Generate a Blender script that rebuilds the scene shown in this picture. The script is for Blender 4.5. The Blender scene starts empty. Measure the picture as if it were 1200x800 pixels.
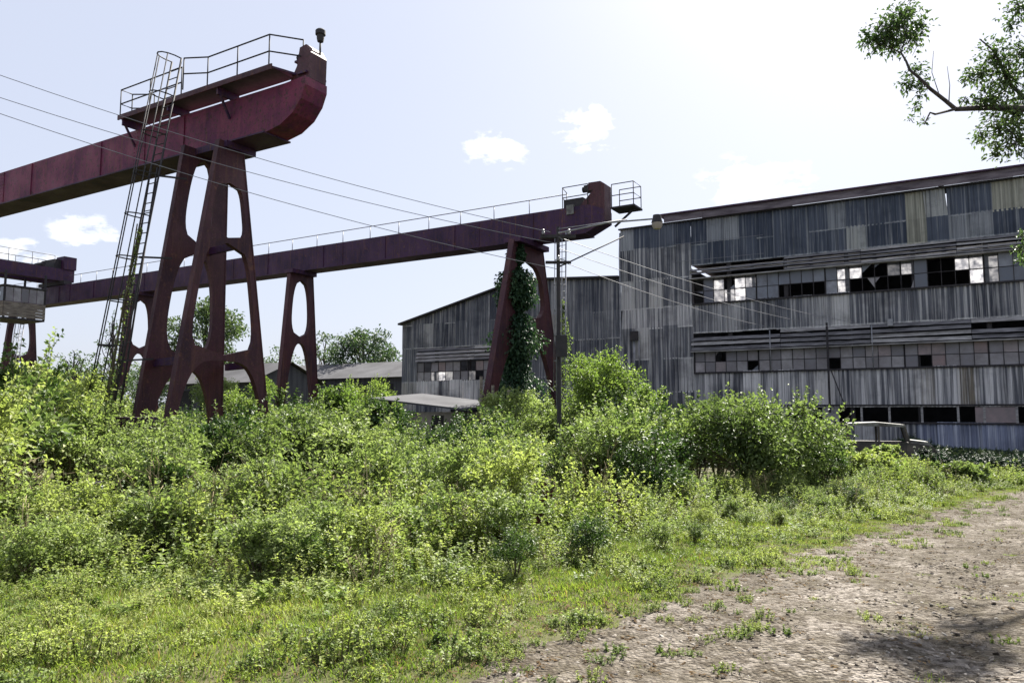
import bpy, bmesh, math, random
import numpy as np
from mathutils import Vector, Matrix
random.seed(7); RNG = np.random.default_rng(7)
S = bpy.context.scene; C = S.collection
PI = math.pi; RAD = math.radians

# ------------------------------------------------------------------ camera, sky, sun, exposure
F = 867.0; EYE = 2.15; PITCH = math.atan(80 / F)
cam = bpy.data.objects.new('camera', bpy.data.cameras.new('camera')); C.objects.link(cam)
cam.location = (0, 0, EYE); cam.rotation_euler = (PI / 2 + PITCH, 0, 0)
cam.data.sensor_width = 36; cam.data.lens = F / 1200 * 36; cam.data.clip_end = 3000; cam.data.clip_start = 0.05
S.camera = cam
SUN_AZ, SUN_EL = 28.0, 45.0
W = bpy.data.worlds.new('World'); S.world = W; W.use_nodes = True
S.view_settings.view_transform = 'Standard'; S.view_settings.look = 'None'
S.view_settings.exposure = 1.66; S.view_settings.gamma = 1.0; S.view_settings.use_curve_mapping = False
sd = bpy.data.lights.new('sun', 'SUN'); sd.energy = 5.0; sd.angle = RAD(0.5); sd.color = (1.0, 0.95, 0.86)
so = bpy.data.objects.new('sun', sd); C.objects.link(so)
so.rotation_euler = (RAD(90 - SUN_EL), 0, RAD(180 - SUN_AZ))
so.location = (20, 40, 60)

def world_nodes():
    nt = W.node_tree; N = nt.nodes; L = nt.links; N.clear()
    out = N.new('ShaderNodeOutputWorld'); bg = N.new('ShaderNodeBackground')
    sky = N.new('ShaderNodeTexSky'); sky.sky_type = 'NISHITA'; sky.sun_disc = False
    sky.sun_elevation = RAD(SUN_EL); sky.sun_rotation = RAD(SUN_AZ)
    sky.air_density = 1.0; sky.dust_density = 2.2; sky.ozone_density = 1.6; sky.altitude = 0
    tc = N.new('ShaderNodeTexCoord')
    # small fair-weather clouds: noise puffs in the sky's own direction space
    mp = N.new('ShaderNodeMapping'); mp.inputs['Scale'].default_value = (1, 1, 2.2)
    L.new(tc.outputs['Generated'], mp.inputs[0])
    nz = N.new('ShaderNodeTexNoise'); nz.inputs['Scale'].default_value = 24; nz.inputs['Detail'].default_value = 8
    nz.inputs['Roughness'].default_value = 0.6; L.new(mp.outputs[0], nz.inputs['Vector'])
    acc = None
    for (px, py, r, fl) in CLOUDS:
        d = Vector(ray(px, py)).normalized()
        vm = N.new('ShaderNodeVectorMath'); vm.operation = 'SUBTRACT'; vm.inputs[1].default_value = d
        L.new(tc.outputs['Generated'], vm.inputs[0])
        sc = N.new('ShaderNodeVectorMath'); sc.operation = 'MULTIPLY'; sc.inputs[1].default_value = (1 / r, 1 / r, fl / r)
        L.new(vm.outputs[0], sc.inputs[0])
        ln = N.new('ShaderNodeVectorMath'); ln.operation = 'LENGTH'; L.new(sc.outputs[0], ln.inputs[0])
        m = N.new('ShaderNodeMath'); m.operation = 'SUBTRACT'; m.inputs[0].default_value = 1.0; m.use_clamp = True
        L.new(ln.outputs['Value'], m.inputs[1])
        if acc is None: acc = m
        else:
            a = N.new('ShaderNodeMath'); a.operation = 'MAXIMUM'; L.new(acc.outputs[0], a.inputs[0]); L.new(m.outputs[0], a.inputs[1]); acc = a
    # cover = falloff*1.2 + (noise-0.5)*1.6
    n1 = N.new('ShaderNodeMath'); n1.operation = 'MULTIPLY_ADD'; n1.inputs[1].default_value = 3.0; n1.inputs[2].default_value = -1.75
    L.new(nz.outputs['Fac'], n1.inputs[0])
    ad = N.new('ShaderNodeMath'); ad.operation = 'ADD'; L.new(n1.outputs[0], ad.inputs[0]); L.new(acc.outputs[0], ad.inputs[1])
    rp = N.new('ShaderNodeMapRange'); rp.inputs['From Min'].default_value = 0.05; rp.inputs['From Max'].default_value = 0.6
    L.new(ad.outputs[0], rp.inputs['Value'])
    mx = N.new('ShaderNodeMix'); mx.data_type = 'RGBA'
    mf = N.new('ShaderNodeMath'); mf.operation = 'MULTIPLY'; mf.inputs[1].default_value = 0.85; cl = N.new('ShaderNodeMapRange'); cl.inputs['From Min'].default_value = .02; cl.inputs['From Max'].default_value = .3; L.new(acc.outputs[0], cl.inputs['Value'])
    mg = N.new('ShaderNodeMath'); mg.operation = 'MULTIPLY'; L.new(rp.outputs[0], mg.inputs[0]); L.new(cl.outputs[0], mg.inputs[1]); L.new(mg.outputs[0], mf.inputs[0])
    L.new(mf.outputs[0], mx.inputs[0])
    # thin haze veil whitens the sky evenly
    veil = N.new('ShaderNodeMix'); veil.data_type = 'RGBA'; veil.inputs[0].default_value = 0.76
    veil.inputs[7].default_value = (5.0, 5.3, 6.3, 1)
    L.new(sky.outputs[0], veil.inputs[6])
    L.new(veil.outputs[2], mx.inputs[6]); mx.inputs[7].default_value = (9.5, 9.5, 9.7, 1)
    L.new(mx.outputs[2], bg.inputs[0]); bg.inputs[1].default_value = 0.05
    L.new(bg.outputs[0], out.inputs[0])

# ------------------------------------------------------------------ geometry helpers
def ray(px, py):
    x = (px - 600) / F; y = (400 - py) / F; c, s = math.cos(PITCH), math.sin(PITCH)
    return (x, c - y * s, s + y * c)
def at_z(px, py, z):
    d = ray(px, py); t = (z - EYE) / d[2]; return Vector((d[0] * t, d[1] * t, z))
def at_y(px, py, Y):
    d = ray(px, py); t = Y / d[1]; return Vector((d[0] * t, Y, EYE + d[2] * t))
def sstep(a, b, x):
    t = np.clip((np.asarray(x, float) - a) / (b - a), 0, 1); return t * t * (3 - 2 * t)
def gz(x, y):
    x = np.asarray(x, float); y = np.asarray(y, float)
    return (0.55 * (1 - sstep(4, 17, y)) + 0.035 * np.sin(x * 0.9 + 1.3) * np.cos(y * 0.7) + 0.02 * np.sin(x * 2.3 + y * 1.7)) * 1.0
def ground_at(px, py):
    d = ray(px, py); t = 1.0
    for _ in range(60):
        p = (d[0] * t, d[1] * t); z = float(gz(*p)); t = (z - EYE) / d[2]
        t = max(0.5, min(t, 400))
    return Vector((d[0] * t, d[1] * t, float(gz(d[0] * t, d[1] * t))))
def pix(x, y, z):
    c, s = math.cos(PITCH), math.sin(PITCH); zz = z - EYE
    d = y * c + zz * s; v = -y * s + zz * c
    return 600 + F * x / d, 400 - F * v / d
CLOUDS = [(580, 176, .052, 1.7), (690, 152, .054, 1.5), (100, 273, .046, 1.7), (14, 298, .05, 2.0), (885, 212, .085, 2.0), (700, 128, .02, 1.2),
          (-300, 200, .1, 1.6), (-700, 260, .12, 1.8), (1700, 180, .12, 1.6), (300, -1500, .14, 1.5), (1000, -1900, .13, 1.5), (-900, -400, .15, 1.6)]

ANG = RAD(-30.5)
U = Vector((math.cos(ANG), math.sin(ANG), 0)); NB = Vector((-math.sin(ANG), math.cos(ANG), 0))

class MB:
    def __init__(s): s.v = []; s.f = []; s.smooth = False
    def add(s, vs, fs):
        o = len(s.v); s.v += [tuple(v) for v in vs]; s.f += [tuple(i + o for i in f) for f in fs]; return s
    def box(s, x0, x1, y0, y1, z0, z1):
        vs = [(x, y, z) for z in (z0, z1) for y in (y0, y1) for x in (x0, x1)]
        return s.add(vs, [(0, 2, 3, 1), (4, 5, 7, 6), (0, 1, 5, 4), (2, 6, 7, 3), (0, 4, 6, 2), (1, 3, 7, 5)])
    def beam(s, p, q, w, h, up=(0, 0, 1)):
        p = Vector(p); q = Vector(q); d = (q - p).normalized(); up = Vector(up)
        if abs(d.dot(up)) > .98: up = Vector((0, 1, 0))
        r = d.cross(up).normalized(); t = r.cross(d).normalized()
        vs = [c + r * (a * w / 2) + t * (b * h / 2) for c in (p, q) for a, b in ((-1, -1), (1, -1), (1, 1), (-1, 1))]
        return s.add(vs, [(0, 1, 2, 3), (7, 6, 5, 4), (0, 4, 5, 1), (1, 5, 6, 2), (2, 6, 7, 3), (3, 7, 4, 0)])
    def tube(s, pts, r, n=6, closed=False):
        pts = [Vector(p) for p in pts]; rs = r if isinstance(r, (list, tuple)) else [r] * len(pts)
        vs = []; m = len(pts); prev = None
        for i, p in enumerate(pts):
            a = pts[(i - 1) % m] if (closed or i > 0) else p; b = pts[(i + 1) % m] if (closed or i < m - 1) else p
            d = (b - a).normalized() if (b - a).length > 1e-9 else Vector((0, 0, 1))
            if prev is None:
                up = Vector((0, 0, 1)) if abs(d.z) < .9 else Vector((1, 0, 0)); e = d.cross(up).normalized()
            else:
                e = (prev - d * prev.dot(d)); e = e.normalized() if e.length > 1e-6 else d.orthogonal().normalized()
            prev = e; g = d.cross(e)
            for k in range(n):
                t = 2 * PI * k / n; vs.append(p + (e * math.cos(t) + g * math.sin(t)) * rs[i])
        fs = []
        for i in range(m if closed else m - 1):
            j = (i + 1) % m
            for k in range(n):
                fs.append((i * n + k, i * n + (k + 1) % n, j * n + (k + 1) % n, j * n + k))
        if not closed:
            fs.append(tuple(reversed(range(n)))); fs.append(tuple((m - 1) * n + k for k in range(n)))
        s.smooth = True
        return s.add(vs, fs)
    def prism(s, poly, y0, y1):          # polygon in (x,z) extruded along y
        n = len(poly)
        vs = [(x, y0, z) for x, z in poly] + [(x, y1, z) for x, z in poly]
        fs = [tuple(range(n)), tuple(reversed(range(n, 2 * n)))] + [(i, i + n, (i + 1) % n + n, (i + 1) % n) for i in range(n)]
        return s.add(vs, fs)
    def lathe(s, prof, n=16, c=(0, 0, 0)):
        vs = []; 
        for r, z in prof:
            for k in range(n): vs.append((c[0] + r * math.cos(2 * PI * k / n), c[1] + r * math.sin(2 * PI * k / n), c[2] + z))
        fs = []
        for i in range(len(prof) - 1):
            for k in range(n): fs.append((i * n + k, i * n + (k + 1) % n, (i + 1) * n + (k + 1) % n, (i + 1) * n + k))
        s.smooth = True
        return s.add(vs, fs)
    def mesh(s, name, mat=None):
        me = bpy.data.meshes.new(name); me.from_pydata(s.v, [], s.f)
        if mat: me.materials.append(mat)
        me.validate()
        bm = bmesh.new(); bm.from_mesh(me); bmesh.ops.recalc_face_normals(bm, faces=bm.faces)
        if s.smooth:
            for f in bm.faces: f.smooth = len(f.verts) <= 4
        for e in bm.edges:
            if len(e.link_faces) == 2 and e.link_faces[0].normal.angle(e.link_faces[1].normal, 0) > .7: e.smooth = False
        bm.to_mesh(me); bm.free()
        return me
    def build(s, name, mat, parent=None):
        return link(name, s.mesh(name, mat), parent)
def link(name, me, parent=None, loc=None, rot=None):
    o = bpy.data.objects.new(name, me); C.objects.link(o)
    if parent: o.parent = parent
    if loc is not None: o.location = loc
    if rot is not None: o.rotation_euler = rot
    return o
def tag(o, label=None, cat=None, group=None, kind=None):
    if label: o['label'] = label
    if cat: o['category'] = cat
    if group: o['group'] = group
    if kind: o['kind'] = kind
    return o
def thing(name, label, cat, loc=(0, 0, 0), rz=0, group=None):
    o = bpy.data.objects.new(name, None); C.objects.link(o); o.empty_display_size = .3
    o.location = loc; o.rotation_euler = (0, 0, rz); return tag(o, label, cat, group)
def curve_plate(name, splines, y0, y1, mat, parent=None):
    """flat plate in (x,z) with holes, extruded along y"""
    cu = bpy.data.curves.new('tmp', 'CURVE'); cu.dimensions = '2D'; cu.fill_mode = 'BOTH'; cu.extrude = abs(y1 - y0) / 2
    for sp in splines:
        c = cu.splines.new('POLY'); c.points.add(len(sp) - 1); c.use_cyclic_u = True
        for p, (x, z) in zip(c.points, sp): p.co = (x, z, 0, 1)
    ob = bpy.data.objects.new('tmp', cu); C.objects.link(ob)
    dg = bpy.context.evaluated_depsgraph_get(); me = bpy.data.meshes.new_from_object(ob.evaluated_get(dg))
    bpy.data.objects.remove(ob); bpy.data.curves.remove(cu)
    me.transform(Matrix(((1, 0, 0, 0), (0, 0, -1, (y0 + y1) / 2), (0, 1, 0, 0), (0, 0, 0, 1))))
    me.materials.clear(); me.materials.append(mat); me.name = name
    for p in me.polygons: p.use_smooth = False
    return link(name, me, parent)

# ------------------------------------------------------------------ materials
class NT:
    def __init__(s, name):
        s.m = bpy.data.materials.new(name); s.m.use_nodes = True; s.t = s.m.node_tree; s.t.nodes.clear()
        s.out = s.n('ShaderNodeOutputMaterial')
    def n(s, k, **kw):
        o = s.t.nodes.new(k)
        for a, b in kw.items(): setattr(o, a, b)
        return o
    def l(s, a, b): s.t.links.new(a, b)
    def setv(s, sock, v):
        if isinstance(v, bpy.types.NodeSocket): s.l(v, sock)
        else:
            if isinstance(v, tuple) and len(v) == 3 and sock.type == 'RGBA': v = v + (1,)
            sock.default_value = v
    def mix(s, f, a, b, mode='MIX'):
        m = s.n('ShaderNodeMix', data_type='RGBA', blend_type=mode)
        s.setv(m.inputs[0], f); s.setv(m.inputs[6], a); s.setv(m.inputs[7], b); return m.outputs[2]
    def math(s, op, a, b=0.0, c=None, clamp=False):
        m = s.n('ShaderNodeMath', operation=op, use_clamp=clamp); s.setv(m.inputs[0], a); s.setv(m.inputs[1], b)
        if c is not None: s.setv(m.inputs[2], c)
        return m.outputs[0]
    def noise(s, vec, scale, detail=4, rough=.6, sc3=None):
        if sc3:
            mp = s.n('ShaderNodeMapping'); s.l(vec, mp.inputs[0]); mp.inputs['Scale'].default_value = sc3; vec = mp.outputs[0]
        t = s.n('ShaderNodeTexNoise'); s.l(vec, t.inputs['Vector']); t.inputs['Scale'].default_value = scale
        t.inputs['Detail'].default_value = detail; t.inputs['Roughness'].default_value = rough; return t.outputs['Fac']
    def ramp(s, f, stops, interp='LINEAR'):
        r = s.n('ShaderNodeValToRGB'); r.color_ramp.interpolation = interp; e = r.color_ramp.elements
        while len(e) < len(stops): e.new(.5)
        for q, (p, c) in zip(e, stops):
            q.position = p; q.color = (c, c, c, 1) if not isinstance(c, tuple) else c + (1,)
        s.l(f, r.inputs[0]); return r.outputs[0]
    def pos(s): return s.n('ShaderNodeNewGeometry').outputs['Position']
    def obj(s): return s.n('ShaderNodeTexCoord').outputs['Object']
    def rnd(s): return s.n('ShaderNodeObjectInfo').outputs['Random']
    def bump(s, h, strength=.3, dist=.02):
        b = s.n('ShaderNodeBump'); b.inputs['Strength'].default_value = strength; b.inputs['Distance'].default_value = dist
        s.l(h, b.inputs['Height']); return b.outputs[0]
    def bsdf(s, col, rough=.7, metal=0., normal=None, spec=.5):
        b = s.n('ShaderNodeBsdfPrincipled'); s.setv(b.inputs['Base Color'], col); s.setv(b.inputs['Roughness'], rough)
        s.setv(b.inputs['Metallic'], metal); b.inputs['Specular IOR Level'].default_value = spec
        if normal: s.l(normal, b.inputs['Normal'])
        return b.outputs[0]
    def done(s, sh): s.l(sh, s.out.inputs[0]); return s.m

def m_simple(name, c1, c2, scale=3., rough=.75, metal=0., bump=.2, detail=6, sc3=None, stops=(.35, .65)):
    t = NT(name); v = t.pos(); n = t.noise(v, scale, detail, sc3=sc3)
    c = t.ramp(n, [(stops[0], c1), (stops[1], c2)]); g = t.noise(v, scale * 14, 3)
    c = t.mix(t.math('MULTIPLY', g, .35), c, (c1[0] * .4, c1[1] * .4, c1[2] * .4))
    return t.done(t.bsdf(c, rough, metal, t.bump(g, bump, .01)))

def m_redoxide(name, a=(.150, .014, .050), b=(.062, .008, .044), fade=(.19, .034, .062)):
    t = NT(name); v = t.pos()
    n = t.noise(v, .8, 6); c = t.ramp(n, [(.34, b), (.6, a)])
    st = t.noise(v, 1., 5, sc3=(3.2, 3.2, .35)); c = t.mix(t.ramp(st, [(.5, 0.), (.72, .75)]), c, fade)
    sp = t.noise(v, 9, 5); c = t.mix(t.ramp(sp, [(.52, 0.), (.66, .9)]), c, (.04, .014, .012))
    run = t.noise(v, 1., 5, .7, sc3=(11, 11, .5)); c = t.mix(t.ramp(run, [(.55, 0.), (.68, .7)]), c, (.10, .038, .02))
    fl = t.noise(v, 26, 3); c = t.mix(t.ramp(fl, [(.62, 0.), (.68, .5)]), c, (.16, .075, .065))
    r2 = t.noise(v, 3.5, 6, .7); c = t.mix(t.ramp(r2, [(.6, 0.), (.7, .55)]), c, (.15, .06, .028))
    return t.done(t.bsdf(c, t.ramp(n, [(.3, .75), (.7, .5)]), 0, t.bump(sp, .25, .02), .4))

def wall_s(t):
    """coordinate (along wall, height) independent of the object"""
    p = t.pos(); d = t.n('ShaderNodeVectorMath', operation='DOT_PRODUCT'); t.l(p, d.inputs[0]); d.inputs[1].default_value = U
    sp = t.n('ShaderNodeSeparateXYZ'); t.l(p, sp.inputs[0]); cb = t.n('ShaderNodeCombineXYZ')
    t.l(d.outputs['Value'], cb.inputs[0]); t.l(sp.outputs[2], cb.inputs[2]); return cb.outputs[0]

def m_sheet(name, dark, mid, pale, tint=(.20, .17, .12), rust=.35, bias=0.):
    t = NT(name); v = wall_s(t); r = t.rnd()
    base = t.ramp(r, [(0., dark), (.42, mid), (.72, mid), (.9, pale), (1., tint)])
    # narrow vertical run-off streaks
    s1 = t.noise(v, 1., 4, .65, (7.5, 1, .16)); s2 = t.noise(v, 1., 5, .7, (16, 1, .14)); s3 = t.noise(v, .55, 5, .6)
    c = t.mix(t.ramp(s1, [(.46 + bias, 0.), (.64 + bias, .85)]), base, pale)
    c = t.mix(t.ramp(s2, [(.5, 0.), (.64, .75)]), c, (dark[0] * .5, dark[1] * .5, dark[2] * .5))
    c = t.mix(t.ramp(s3, [(.5, 0.), (.68, .6)]), c, (dark[0] * .6, dark[1] * .6, dark[2] * .62))
    s4 = t.noise(v, 1., 6, .7, (9, 1, .5)); c = t.mix(t.ramp(s4, [(.6, 0.), (.75, rust)]), c, (.13, .065, .04))
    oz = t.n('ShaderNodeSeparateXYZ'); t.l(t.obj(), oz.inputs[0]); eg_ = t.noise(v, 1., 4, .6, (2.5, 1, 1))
    edge = t.math('MULTIPLY', t.ramp(oz.outputs[2], [(.03, 1.), (.10, 0.)]), t.ramp(eg_, [(.35, .1), (.6, .95)])); c = t.mix(edge, c, (pale[0] * 1.15, pale[1] * 1.15, pale[2] * 1.15))  # pale lower rim paints a lit lap highlight on each sheet
    fine = t.noise(v, 22, 4)
    c = t.mix(t.math('MULTIPLY', fine, .3), c, (dark[0] * .5, dark[1] * .5, dark[2] * .5))
    return t.done(t.bsdf(c, t.ramp(s3, [(.3, .6), (.7, .8)]), .0, t.bump(fine, .2, .01), .35))

def m_leaf(name, cols, trans=.45, rough=.5, dry=None, spec=.22):
    t = NT(name); a = t.n('ShaderNodeAttribute', attribute_name='lv').outputs['Fac']
    r = t.n('ShaderNodeObjectInfo').outputs['Random']
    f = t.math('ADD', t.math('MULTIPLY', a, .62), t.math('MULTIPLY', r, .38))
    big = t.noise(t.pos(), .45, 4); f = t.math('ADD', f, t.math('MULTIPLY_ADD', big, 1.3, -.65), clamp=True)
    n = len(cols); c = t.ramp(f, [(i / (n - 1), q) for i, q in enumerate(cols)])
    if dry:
        c = t.mix(t.ramp(a, [(.95, 0.), (.97, 1.)]), c, dry)
    p = t.bsdf(c, rough, 0, None, spec)
    tr = t.n('ShaderNodeBsdfTranslucent'); c2 = t.mix(1., c, (1.0, 1.12, .62), 'MULTIPLY'); t.l(c2, tr.inputs[0])
    m = t.n('ShaderNodeMixShader'); m.inputs[0].default_value = trans; t.l(p, m.inputs[1]); t.l(tr.outputs[0], m.inputs[2])
    return t.done(m.outputs[0])

M = {}
M['red'] = m_redoxide('red_oxide_steel')
M['red_dark'] = m_redoxide('dark_oxide_steel', (.038, .007, .048), (.016, .006, .032), (.058, .020, .055))
M['red_brown'] = m_redoxide('brown_oxide_steel', (.058, .013, .021), (.026, .008, .018), (.095, .035, .034))
M['steel'] = m_simple('dark_steel', (.014, .013, .017), (.036, .030, .032), 4)
M['rust'] = m_simple('rust', (.045, .018, .010), (.14, .055, .028), 5, .9)
M['galv'] = m_simple('galvanised', (.20, .21, .23), (.34, .34, .36), 4, .5, .3)
M['wire'] = m_simple('wire', (.16, .16, .18), (.26, .26, .29), 2, .5, .2)
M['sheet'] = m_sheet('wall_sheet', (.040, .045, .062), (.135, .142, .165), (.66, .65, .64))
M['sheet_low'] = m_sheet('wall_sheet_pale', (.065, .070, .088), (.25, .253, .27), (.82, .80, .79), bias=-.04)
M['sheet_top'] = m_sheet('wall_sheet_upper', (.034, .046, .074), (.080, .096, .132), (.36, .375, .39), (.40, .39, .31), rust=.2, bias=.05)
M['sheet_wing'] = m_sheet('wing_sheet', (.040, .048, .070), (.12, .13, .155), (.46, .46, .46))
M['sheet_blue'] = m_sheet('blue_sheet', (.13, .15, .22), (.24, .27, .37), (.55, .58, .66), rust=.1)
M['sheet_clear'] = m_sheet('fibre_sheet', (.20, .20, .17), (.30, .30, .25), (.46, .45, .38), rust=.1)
M['board'] = m_simple('weathered_board', (.050, .048, .055), (.24, .235, .245), 1.5, .85, sc3=(1, 1, 14))
M['board_pale'] = m_simple('pale_board', (.16, .15, .15), (.44, .43, .42), 1.5, .85, sc3=(1, 1, 8))
M['roof'] = m_simple('roof_edge', (.065, .050, .065), (.21, .18, .20), .9, .85, sc3=(1, 1, 6))
M['far_roof'] = m_simple('far_roof', (.035, .035, .042), (.085, .085, .095), .5, .95)
M['far_wall'] = m_simple('far_wall', (.035, .038, .048), (.09, .093, .105), .6, .9, sc3=(4, 4, .4))
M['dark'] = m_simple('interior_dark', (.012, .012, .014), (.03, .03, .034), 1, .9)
M['concrete'] = m_simple('concrete', (.13, .12, .11), (.27, .25, .22), 1.2, .9)
M['plaster'] = m_simple('plaster', (.22, .19, .17), (.42, .37, .33), 1.0, .9)
M['plank'] = m_simple('plank', (.12, .10, .085), (.30, .26, .21), 2, .85, sc3=(1, 1, 6))
M['bark'] = m_simple('bark', (.028, .023, .026), (.085, .07, .062), 9, .9, bump=.6)
M['stem'] = m_simple('stem', (.06, .045, .025), (.14, .12, .06), 9, .9)
M['paint'] = m_simple('faded_paint', (.06, .054, .05), (.24, .24, .225), 3.5, .6)
M['truck'] = m_simple('truck_paint', (.025, .024, .022), (.12, .10, .085), 2.5, .7)
M['rubber'] = m_simple('rubber', (.012, .012, .012), (.03, .03, .03), 5, .9)
def m_glass():
    t = NT('dirty_glass'); v = t.pos(); n = t.noise(v, 2.5, 6); r = t.rnd()
    c = t.mix(t.ramp(n, [(.35, 0.), (.7, .8)]), t.ramp(r, [(0., (.085, .10, .13)), (.5, (.16, .18, .22)), (.8, (.27, .28, .31)), (1., (.18, .15, .16))]), (.10, .10, .12))
    return t.done(t.bsdf(c, .28, 0, None, .5))
def m_glass_low():
    t = NT('grimy_glass'); v = t.pos(); n = t.noise(v, 2.2, 6); r = t.rnd()
    c = t.mix(t.ramp(n, [(.35, 0.), (.7, .8)]), t.ramp(r, [(0., (.15, .15, .17)), (.4, (.23, .22, .235)), (.7, (.34, .33, .34)), (.85, (.25, .17, .165)), (1., (.42, .41, .43))]), (.15, .135, .14))
    return t.done(t.bsdf(c, .45, 0, None, .4))
def m_frost():
    t = NT('frosted_pane'); v = t.pos(); n = t.noise(v, 3.5, 5); c = t.ramp(n, [(.3, (.26, .27, .31)), (.5, (.62, .62, .65)), (.62, (.82, .82, .84))])
    c = t.mix(1., c, t.ramp(t.rnd(), [(0., .3), (.45, .75), (1., 1.)]), 'MULTIPLY')
    p = t.bsdf((.45, .46, .5), .35); tr = t.n('ShaderNodeBsdfTranslucent'); t.l(c, tr.inputs[0])
    m = t.n('ShaderNodeMixShader'); m.inputs[0].default_value = .82; t.l(p, m.inputs[1]); t.l(tr.outputs[0], m.inputs[2])
    return t.done(m.outputs[0])
M['glass'] = m_glass(); M['glass_low'] = m_glass_low(); M['frost'] = m_frost()
G1 = [(.075, .112, .042), (.155, .203, .076), (.25, .305, .122), (.39, .435, .21)]
M['leaf'] = m_leaf('shrub_leaf', G1, .46)
M['leaf_weed'] = m_leaf('weed_leaf', [(.12, .162, .052), (.215, .258, .084), (.32, .36, .128), (.46, .485, .21)], .5)
M['leaf_deep'] = m_leaf('deep_leaf', [(.022, .046, .018), (.042, .080, .026), (.085, .135, .040), (.15, .21, .065)], .3)
M['leaf_bright'] = m_leaf('bright_leaf', [(.07, .115, .032), (.13, .19, .052), (.215, .28, .080), (.33, .39, .13)], .5)
M['leaf_tree'] = m_leaf('tree_leaf', [(.030, .055, .028), (.05, .085, .038), (.08, .12, .05), (.12, .16, .07)], .45)
M['leaf_far'] = m_leaf('far_leaf', [(.055, .092, .05), (.08, .122, .062), (.115, .16, .075), (.16, .20, .085)], .3)
M['leaf_shade_tint'] = m_leaf('shade_tint_leaf', [(.014, .034, .022), (.022, .050, .030), (.038, .07, .034), (.07, .10, .04)], .2)  # leaf green darkened to paint in the hall's shade
M['leaf_vine'] = m_leaf('vine_leaf', [(.022, .050, .032), (.032, .07, .038), (.05, .092, .042), (.09, .13, .05)], .25)
M['grass'] = m_leaf('grass_blade', [(.09, .15, .032), (.16, .225, .045), (.25, .31, .062), (.36, .38, .10)], .45, dry=(.26, .19, .09))
M['litter'] = m_leaf('leaf_litter', [(.045, .03, .017), (.075, .05, .028), (.11, .078, .045), (.17, .13, .08)], .05, rough=1., spec=0.)

def m_ground():
    t = NT('ground'); v = t.pos(); n = t.noise(v, .8, 7); n2 = t.noise(v, 9, 6)
    c = t.ramp(n, [(.32, (.062, .055, .028)), (.5, (.078, .080, .030)), (.68, (.11, .094, .050))])
    c = t.mix(t.ramp(n2, [(.4, 0.), (.7, .7)]), c, (.05, .042, .025))
    return t.done(t.bsdf(c, .95, 0, t.bump(n2, .6, .05), .2))
def m_path():
    t = NT('path'); v = t.pos(); n = t.noise(v, .7, 7, .65); n2 = t.noise(v, 14, 6, .7); n3 = t.noise(v, 2.6, 6)
    c = t.ramp(n, [(.36, (.10, .085, .066)), (.5, (.20, .175, .145)), (.62, (.32, .285, .25))])
    c = t.mix(t.ramp(n3, [(.46, 0.), (.62, .8)]), c, (.075, .062, .036))
    vo = t.n('ShaderNodeTexVoronoi'); t.l(v, vo.inputs['Vector']); vo.inputs['Scale'].default_value = 34
    c = t.mix(t.math('MULTIPLY', t.ramp(vo.outputs['Distance'], [(.25, 1.), (.6, 0.)]), .4), c, (.25, .225, .195))
    c = t.mix(t.ramp(n2, [(.44, 0.), (.58, .85)]), c, (.058, .046, .033))
    h = t.math('ADD', t.math('MULTIPLY', vo.outputs['Distance'], -.6), n2)
    return t.done(t.bsdf(c, .92, 0, t.bump(h, 1., .05), .1))
M['ground'] = m_ground(); M['path'] = m_path()
t = NT('stone'); r_ = t.rnd()
M['stone'] = t.done(t.bsdf(t.ramp(r_, [(0., (.05, .042, .034)), (.35, (.12, .10, .082)), (.75, (.22, .195, .165)), (1., (.38, .35, .31))]), .95, 0, None, .05))
world_nodes()

# ------------------------------------------------------------------ ground and path
def grid_sheet(name, xs, ys, zf, mat):
    X, Y = np.meshgrid(xs, ys); Z = zf(X, Y); nx, ny = len(xs), len(ys)
    v = np.stack([X.ravel(), Y.ravel(), Z.ravel()], 1)
    i = (np.arange(ny - 1)[:, None] * nx + np.arange(nx - 1)[None]).ravel()
    f = np.stack([i, i + 1, i + nx + 1, i + nx], 1)
    me = bpy.data.meshes.new(name); me.from_pydata(v.tolist(), [], f.tolist()); me.materials.append(mat)
    for p in me.polygons: p.use_smooth = True
    return link(name, me)
def spread(a, b, n, p=2.2): return [a + (b - a) * (i / n) ** p for i in range(n + 1)]
_x = [.3 * i for i in range(70)] + [21 + x for x in spread(0, 900, 40, 2.8)[1:]]
xs = [-x for x in reversed(_x[1:])] + _x
ys = [-60, -30, -15, -8, -4, -1] + [0.5 + .25 * i for i in range(90)] + [23 + x for x in spread(0, 1200, 50, 2.6)[1:]]

PE = [ground_at(*p) for p in [(250, 1000), (410, 880), (540, 800), (690, 742), (830, 690), (940, 652), (1040, 618), (1110, 598), (1180, 580), (1260, 566)]]
PE = [Vector((-3.5, 1.2, 0)), Vector((-2.5, 2.4, 0))] + PE + [Vector((26, 24, 0))]
PEa = np.array([(p.x, p.y) for p in PE])
def path_dist(x, y):
    """signed distance to the path's grassy edge, positive on the path"""
    P = np.stack([np.ravel(x), np.ravel(y)], 1).astype(float); best = np.full(len(P), 1e9); sg = np.zeros(len(P))
    for a, b in zip(PEa[:-1], PEa[1:]):
        d = b - a; t = np.clip(((P - a) @ d) / (d @ d), 0, 1); q = a + t[:, None] * d; e = P - q; r = np.hypot(e[:, 0], e[:, 1])
        cr = d[0] * (P[:, 1] - a[1]) - d[1] * (P[:, 0] - a[0])
        m = r < best; best[m] = r[m]; sg[m] = np.where(cr[m] < 0, 1, -1)
    return (best * sg).reshape(np.shape(x))
def wob(x, y): return .22 * np.sin(x * 2.1 + y * 1.3) + .16 * np.sin(x * 4.7 - y * 3.9 + 1) + .10 * np.sin(x * 9.1 + y * 8.3)
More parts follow.
